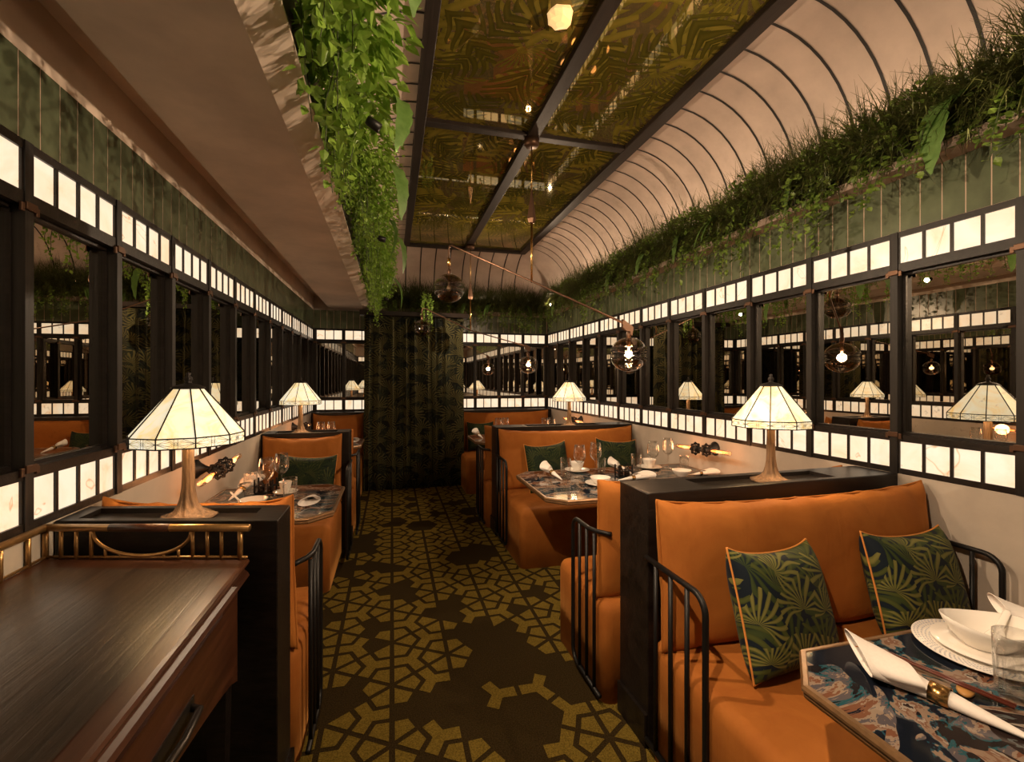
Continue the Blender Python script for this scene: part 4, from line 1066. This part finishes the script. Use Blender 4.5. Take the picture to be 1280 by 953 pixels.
# gallery rail
gal = MB(); Zr = .993
def gp(t, z): p = A_.lerp(B_, t); return Vector((p.x, p.y + .0 - .006, z))
bal = MB(); topr = MB()
xa = [54, 76.6, 95.5, 114.3]; 
def tt(px):
    u = (px - 640) / F; best = 0; bd = 9
    for k in range(401):
        p = gp(k / 400, .95); r_ = p.x / p.y
        if abs(r_ - ratio(px)) < bd: bd = abs(r_ - ratio(px)); best = k / 400
    return best
ta, tb_ = tt(116), tt(239)
topr.tube([gp(0, Zr), gp(1.01, Zr)], .0115, 12); topr.tube([gp(0, Zr), (A_.x, .5, Zr)], .0115, 12)
gal.tube([gp(0, ZK + .006), gp(1.0, ZK + .006)], .0045, 8); gal.tube([gp(0, ZK + .006), (A_.x, .5, ZK + .006)], .0045, 8)
for px in (54, 76.6, 95.5, 114.3, 241, 259, 277, 300): t = tt(px); gal.tube([gp(t, ZK), gp(t, Zr)], .0055 if px not in (54, 300) else .008, 8)
for k in range(9): y_ = A_.y - .075 - k * .1; gal.tube([(A_.x, y_, ZK), (A_.x, y_, Zr)], .0065, 8)
arc = []
for k in range(25):
    a = math.pi * k / 24; t = ta + (tb_ - ta) * (.5 - .5 * math.cos(a)); arc.append(gp(t, Zr - .012 - (Zr - .012 - ZK - .010) * math.sin(a)))
gal.tube(arc, .0055, 8)
for px in (132, 151, 205, 223):
    t = tt(px); c = max(-1, min(1, 1 - 2 * (t - ta) / (tb_ - ta))); zt_ = Zr - .012 - (Zr - .012 - ZK - .010) * math.sqrt(1 - c * c); gal.tube([gp(t, ZK), gp(t, zt_)], .0045, 8)
gr = shift(topr, cl).build('gallery_rail', BAMB, con)
shift(gal, cl).build('balusters', BAMB, gr)
wr = MB(); wr.tube([gp(tt(138), Zr), gp(tt(213), Zr)], .0125, 12); shift(wr, cl).build('wood_grip', RED, gr)

# ------------------------------------------------------------------ spotlights tucked in the planting
def make_spot(name, loc, tgt, watts, label, size=R(125), blend=.8):
    loc, tgt = Vector(loc), Vector(tgt); d_ = (tgt - loc).normalized()
    e = empty('spotlight', loc, 0, label, 'spotlight', 'small spotlights in the planting')
    e.scale = (.72,) * 3; e.rotation_mode = 'QUATERNION'; e.rotation_quaternion = d_.to_track_quat('-Z', 'Y')
    m = MB(); m.lathe([(0, .06), (.020, .06), (.025, .05), (.025, -.012), (.021, -.012), (.021, .0)], 18); m.build('housing', BLACK, e)
    m = MB(); m.lathe([(0, -.002), (.020, -.002)], 18); m.build('lens', LENS, e)
    l = bpy.data.lights.new('spot_beam', 'SPOT'); l.energy = watts; l.color = WARM2; l.spot_size = size; l.spot_blend = blend; l.shadow_soft_size = .018
    o = bpy.data.objects.new('spot_beam', l); C.objects.link(o); o.parent = e; o.location = (0, 0, -.02)
SPX = -.05
for i, (y_, ty, tx, tz, k, wh) in enumerate(((.45, .95, 1.6, .7, 1.1, 'nearest the camera'), (1.75, 2.0, 1.8, 1.4, .9, 'second from the camera'), (3.15, 3.0, 2.2, 1.8, .7, 'above the left table'), (5.5, 5.5, 2.2, 1.9, .75, 'at the curtain end'))):
    make_spot('s', (SPX, y_, 2.37), (tx, ty, tz), SPOT_W * k, f'small black spotlight under the left greenery, {wh}')
for i, (y_, ty, tx, tz, k, wh) in enumerate(((.40, 1.2, -.3, 2.45, .95, 'nearest the camera'), (.80, 2.7, -.3, 2.5, 1.15, 'second from the camera'), (5.9, 4.4, -.3, 2.4, 1.0, 'at the back corner'))):
    make_spot('s', (2.08, y_, 2.46), (tx, ty, tz), SPOT_LW * k, f'small black spotlight in the right ledge planting, {wh}')

# ------------------------------------------------------------------ planting
def leaf(mb, p, d_, up, ln, wd, fold=.25, curl=.2, mi=0, heart=True):
    d_ = d_.normalized(); s = d_.cross(up)
    if s.length < 1e-4: s = d_.orthogonal()
    s.normalize(); n_ = s.cross(d_)
    w1 = wd * .5; a = p; m1 = p + d_ * ln * .33 + n_ * curl * ln * .12; t = p + d_ * ln - n_ * curl * ln * .25
    l1 = p + d_ * ln * .30 + s * w1 + n_ * fold * w1; r1 = p + d_ * ln * .30 - s * w1 + n_ * fold * w1
    l2 = p + d_ * ln * .65 + s * w1 * .72 + n_ * fold * w1 * .5; r2 = p + d_ * ln * .65 - s * w1 * .72 + n_ * fold * w1 * .5; m2 = p + d_ * ln * .66
    mb.add([a, l1, m1, r1, l2, m2, r2, t], [(0, 1, 2), (0, 2, 3), (1, 4, 5, 2), (2, 5, 6, 3), (4, 7, 5), (5, 7, 6)], mi, False)
def rv(s=1.0): return Vector((random.uniform(-s, s), random.uniform(-s, s), random.uniform(-s, s)))
def make_vine(length, lsize, nstem, dens, spread, out=(1, 0)):
    "hangs from the origin down -z, arching first toward +x"
    m = MB()
    for k in range(nstem):
        p = Vector((random.uniform(-.05, .06), random.uniform(-spread, spread), random.uniform(-.03, .08))); L_ = length * random.uniform(.45, 1.0)
        d_ = Vector((random.uniform(.3, .9), random.uniform(-.5, .5), random.uniform(.1, .5))); pts = [p.copy()]; st_ = .028; n_ = int(L_ / st_)
        for i in range(n_):
            d_ = (d_ + Vector((0, 0, -.42)) + rv(.22)).normalized(); p = p + d_ * st_; pts.append(p.copy())
            for _ in range(dens):
                ld = (rv(1.0) + Vector((.35, 0, -.25))).normalized(); off = ld * random.uniform(.3, 1.4) * lsize
                leaf(m, p + off * .5, ld, Vector((.4, 0, 1)) + rv(.6), lsize * random.uniform(.7, 1.25), lsize * random.uniform(.55, .8), mi=0)
        m.tube(pts, .0018, 4, 1, caps=False)
    return m
def make_tuft(r, h, n, wdt):
    m = MB()
    for k in range(n):
        az = random.uniform(0, 2 * math.pi); el = random.uniform(.15, 1.45); L_ = h * random.uniform(.6, 1.15)
        d_ = Vector((math.cos(az) * math.cos(el), math.sin(az) * math.cos(el), math.sin(el))); p = Vector((random.uniform(-r, r) * .35, random.uniform(-r, r) * .6, random.uniform(0, .05)))
        pts = [p.copy()]; sd = d_.cross(Vector((0, 0, 1)));
        if sd.length < .01: sd = Vector((1, 0, 0))
        sd.normalize(); g = random.uniform(.14, .46)
        for i in range(4): d_ = (d_ + Vector((0, 0, -g)) + rv(.13)).normalized(); p = p + d_ * L_ / 4; pts.append(p.copy())
        ww = [wdt, wdt, wdt * .9, wdt * .6, 0.0004]
        m.loft([[q - sd * w_, q + sd * w_] for q, w_ in zip(pts, ww)], 0, False, closed=False, caps=False)
        if k % 2 == 0:                                           # side needles
            for q in pts[1:4]:
                for _ in range(3):
                    nd = (rv(1) + d_ * .8).normalized() * L_ * .16; s2 = nd.cross(Vector((0, 0, 1))).normalized() * wdt * .7
                    m.add([q - s2, q + s2, q + nd], [(0, 1, 2)], 0)
    return m
def make_bush(rx, ry, rz_, n, ls):
    m = MB()
    for k in range(n):
        d_ = rv(1.0).normalized(); rr = random.uniform(.55, 1.0); p = Vector((d_.x * rx * rr, d_.y * ry * rr, d_.z * rz_ * rr))
        leaf(m, p, (d_ + rv(.8) + Vector((0, 0, -.3))), Vector((0, 0, 1)) + rv(.5), ls * random.uniform(.7, 1.3), ls * random.uniform(.5, .75))
    return m
def make_strap(ln, wd, nleaf, droop, rise=.35):
    "bird's-nest fern: long wavy straps"
    m = MB()
    for k in range(nleaf):
        az = R(random.uniform(-50, 50)) if nleaf > 1 else 0; d_ = Vector((math.cos(az), math.sin(az), rise)).normalized(); p = Vector((0, random.uniform(-.03, .03), 0)); L_ = ln * random.uniform(.8, 1.1)
        rows = []; N_ = 14; sd = Vector((-math.sin(az), math.cos(az), 0))
        for i in range(N_ + 1):
            t = i / N_; w_ = wd * (math.sin(math.pi * (.08 + .92 * t) ** .9) ** .7 if t < 1 else .02) * .5 + .002; wav = .14 * wd * math.sin(i * 2.3 + k)
            rows.append([p + sd * (w_ + wav * .4) + Vector((0, 0, .18 * w_ + wav * .3)), p, p - sd * (w_ - wav * .4) + Vector((0, 0, .18 * w_ - wav * .3))])
            d_ = (d_ + Vector((0, 0, -droop / N_ * 2.2))).normalized(); p = p + d_ * L_ / N_
        m.loft(rows, 0, True, closed=False, caps=False)
    return m
vines_big = [make_vine(.50, .044, 7, 2, .10).mesh('pothos_vine', [LF_BR, STEM]) for _ in range(3)]
vines_sml = [make_vine(.54, .025, 9, 4, .10).mesh('trailing_vine', [LF_BR, STEM]) for _ in range(4)]
vines_drk = [make_vine(.42, .034, 7, 3, .11).mesh('ivy_vine', [LF_MD, STEM]) for _ in range(4)]
bush_big = [make_bush(.20, .19, .20, 330, .06).mesh('leafy_clump', [LF_BR]) for _ in range(2)]
bush_sml = [make_bush(.18, .19, .19, 950, .028).mesh('leafy_clump', [LF_BR]) for _ in range(2)]
tufts = [make_tuft(.13, .33, 900, .0024).mesh('fern_tuft', [LF_DK]) for _ in range(4)]
straps = [make_strap(.42, .085, 1, 1.2, .1).mesh('strap_fern', [LF_ST]), make_strap(.40, .07, 2, 1.1, .2).mesh('strap_fern', [LF_ST]), make_strap(.40, .095, 1, 2.4, .2).mesh('strap_fern', [LF_ST])]
def plant(me, name, loc, rot, sc_, label, cat, group):
    o = bpy.data.objects.new(name, me); C.objects.link(o); o.location = loc; o.rotation_euler = rot; o.scale = sc_ if isinstance(sc_, tuple) else (sc_,) * 3
    return tag(o, label, cat, group)
# left soffit
nl = 30; y_ = .55
yl = [.55 + (6.25 - .55) * (i / (nl - 1)) for i in range(nl)]
for i, y_ in enumerate(yl):
    big = y_ < 2.0
    me = random.choice(vines_big if big else vines_sml)
    plant(me, 'pothos_vine' if big else 'trailing_vine', (-.30 + random.uniform(-.0, .08), y_, 2.66 + random.uniform(-.06, .08)), (0, 0, R(random.uniform(-18, 18))), (random.uniform(.85, 1.1), 1.0, random.uniform(.8, 1.25)), f'bright green vine spilling over the left soffit edge, {nth(i, nl, "the camera", "the curtain")}', 'hanging plant', 'vines on the left soffit')
nb_ = 17
for i in range(nb_):
    y_ = .6 + (6.2 - .6) * i / (nb_ - 1); big = y_ < 2.1
    me = random.choice(bush_big if big else bush_sml)
    plant(me, 'leafy_clump', (-.16 + random.uniform(-.03, .06), y_, 2.66 + random.uniform(-.03, .08)), (0, 0, random.uniform(0, 6)), (1.0, 1.15, random.uniform(.9, 1.2)), f'bushy clump of bright leaves on the left soffit, {nth(i, nb_, "the camera", "the curtain")}', 'plant', 'leafy clumps on the left soffit')
ls_ = [(.02, 1.45, 2.82, -60, 0), (.02, 2.1, 2.66, -20, 1), (.0, 2.6, 2.62, -55, 0), (-.02, 3.42, 2.60, 15, 2), (.0, 3.75, 2.60, -30, 0), (-.02, 4.3, 2.56, 0, 2), (-.02, 4.9, 2.5, 10, 0)]
for i, (x, y_, z, rz_, k) in enumerate(ls_):
    plant(straps[k], 'strap_fern', (x, y_, z), (0, R(20), R(rz_)), .95, f'long strap-leaved fern in the left hanging greenery, {nth(i, len(ls_), "the camera", "the curtain")}', 'fern', 'strap ferns on the left soffit')
# right ledge
nr = 32
for i in range(nr):
    y_ = .95 + (6.62 - .95) * i / (nr - 1)
    plant(random.choice(tufts), 'fern_tuft', (2.335 + random.uniform(-.03, .02), y_, 2.50 + random.uniform(-.02, .03)), (0, 0, random.uniform(0, 6.28)), (random.uniform(.8, 1.0), random.uniform(.9, 1.15), random.uniform(.9, 1.2)), f'feathery dark fern on the right ledge, {nth(i, nr, "the camera", "the back corner")}', 'fern', 'feathery ferns on the right ledge')
rvl = [1.1, 1.32, 1.62, 1.95, 2.12, 2.5, 2.75, 3.0, 3.2, 3.5, 3.75, 4.0, 4.2, 4.5, 4.8, 5.0, 5.3, 5.6, 5.9, 6.2, 6.45]
for i, y_ in enumerate(rvl):
    plant(random.choice(vines_drk), 'ivy_vine', (2.25, y_, 2.52 + random.uniform(-.02, .05)), (0, 0, R(180 + random.uniform(-25, 25))), (random.uniform(.6, .9), random.uniform(.9, 1.3), random.uniform(.7, 1.2)), f'small-leaved vine trailing over the right ledge, {nth(i, len(rvl), "the camera", "the back corner")}', 'hanging plant', 'vines on the right ledge')
bush_drk = [make_bush(.13, .18, .15, 560, .034).mesh('leafy_clump', [LF_MD]) for _ in range(3)]
nc = 22
for i in range(nc):
    y_ = 1.0 + (6.5 - 1.0) * i / (nc - 1) + random.uniform(-.06, .06)
    plant(random.choice(bush_drk), 'leafy_clump', (2.275 + random.uniform(-.02, .03), y_, 2.60 + random.uniform(-.03, .08)), (0, 0, random.uniform(-.3, .3)), (.8, random.uniform(.8, 1.15), random.uniform(.7, 1.05)), f'low clump of small dark leaves on the right ledge, {nth(i, nc, "the camera", "the back corner")}', 'plant', 'leafy clumps on the right ledge')
rsl = [(1.40, 2.60, 2, 1.05), (1.24, 2.60, 1, .8), (2.12, 2.60, 2, .75), (2.70, 2.58, 1, .75), (3.2, 2.60, 2, .8), (3.7, 2.58, 0, .7), (4.4, 2.58, 2, .75), (5.2, 2.56, 1, .8), (6.1, 2.56, 2, .8)]
for i, (y_, z, k, s) in enumerate(rsl):
    plant(straps[k], 'strap_fern', (2.22, y_, z), (0, 0, R(180 + random.uniform(-25, 25))), (s * .75, s, s), f'broad strap-leaved fern drooping from the right ledge, {nth(i, len(rsl), "the camera", "the back corner")}', 'fern', 'strap ferns on the right ledge')
# back ledge
nk = 19
for i in range(nk):
    x = -.2 + (2.2 + .2) * i / (nk - 1)
    plant(random.choice(tufts), 'fern_tuft', (x, 6.76, 2.50 + random.uniform(-.02, .03)), (0, 0, random.uniform(0, 6.28)), (random.uniform(.9, 1.15), random.uniform(.75, .9), random.uniform(1.0, 1.25)), f'feathery dark fern over the back wall, {nth(i, nk, "the left end", "the right corner")}', 'fern', 'feathery ferns on the back ledge')
kv = [.0, .35, .62, .95, 1.3, 1.6, 1.85, 2.05]
for i, x in enumerate(kv):
    plant(random.choice(vines_drk), 'ivy_vine', (x, 6.69, 2.50), (0, 0, R(-90 + random.uniform(-20, 20))), (random.uniform(.6, 1.0), 1.0, random.uniform(.7, 1.15)), f'small-leaved vine trailing over the back ledge, {nth(i, len(kv), "the left end", "the right corner")}', 'hanging plant', 'vines on the back ledge')
for i, (x, s) in enumerate(((1.05, .7), (1.45, .7), (1.95, .7))):
    plant(straps[i % 2], 'strap_fern', (x, 6.68, 2.56), (0, 0, R(-90 + 25 * (i - 1))), s, f'strap-leaved fern drooping from the back ledge, {("left", "middle", "right")[i]} of three', 'fern', 'strap ferns on the back ledge')
plant(vines_sml[0], 'trailing_vine', (.43, 6.09, 2.52), (0, 0, R(-80)), (.55, .8, 1.1), 'bright vine hanging in front of the curtain behind the unlit globe', 'hanging plant', 'vines at the curtain')
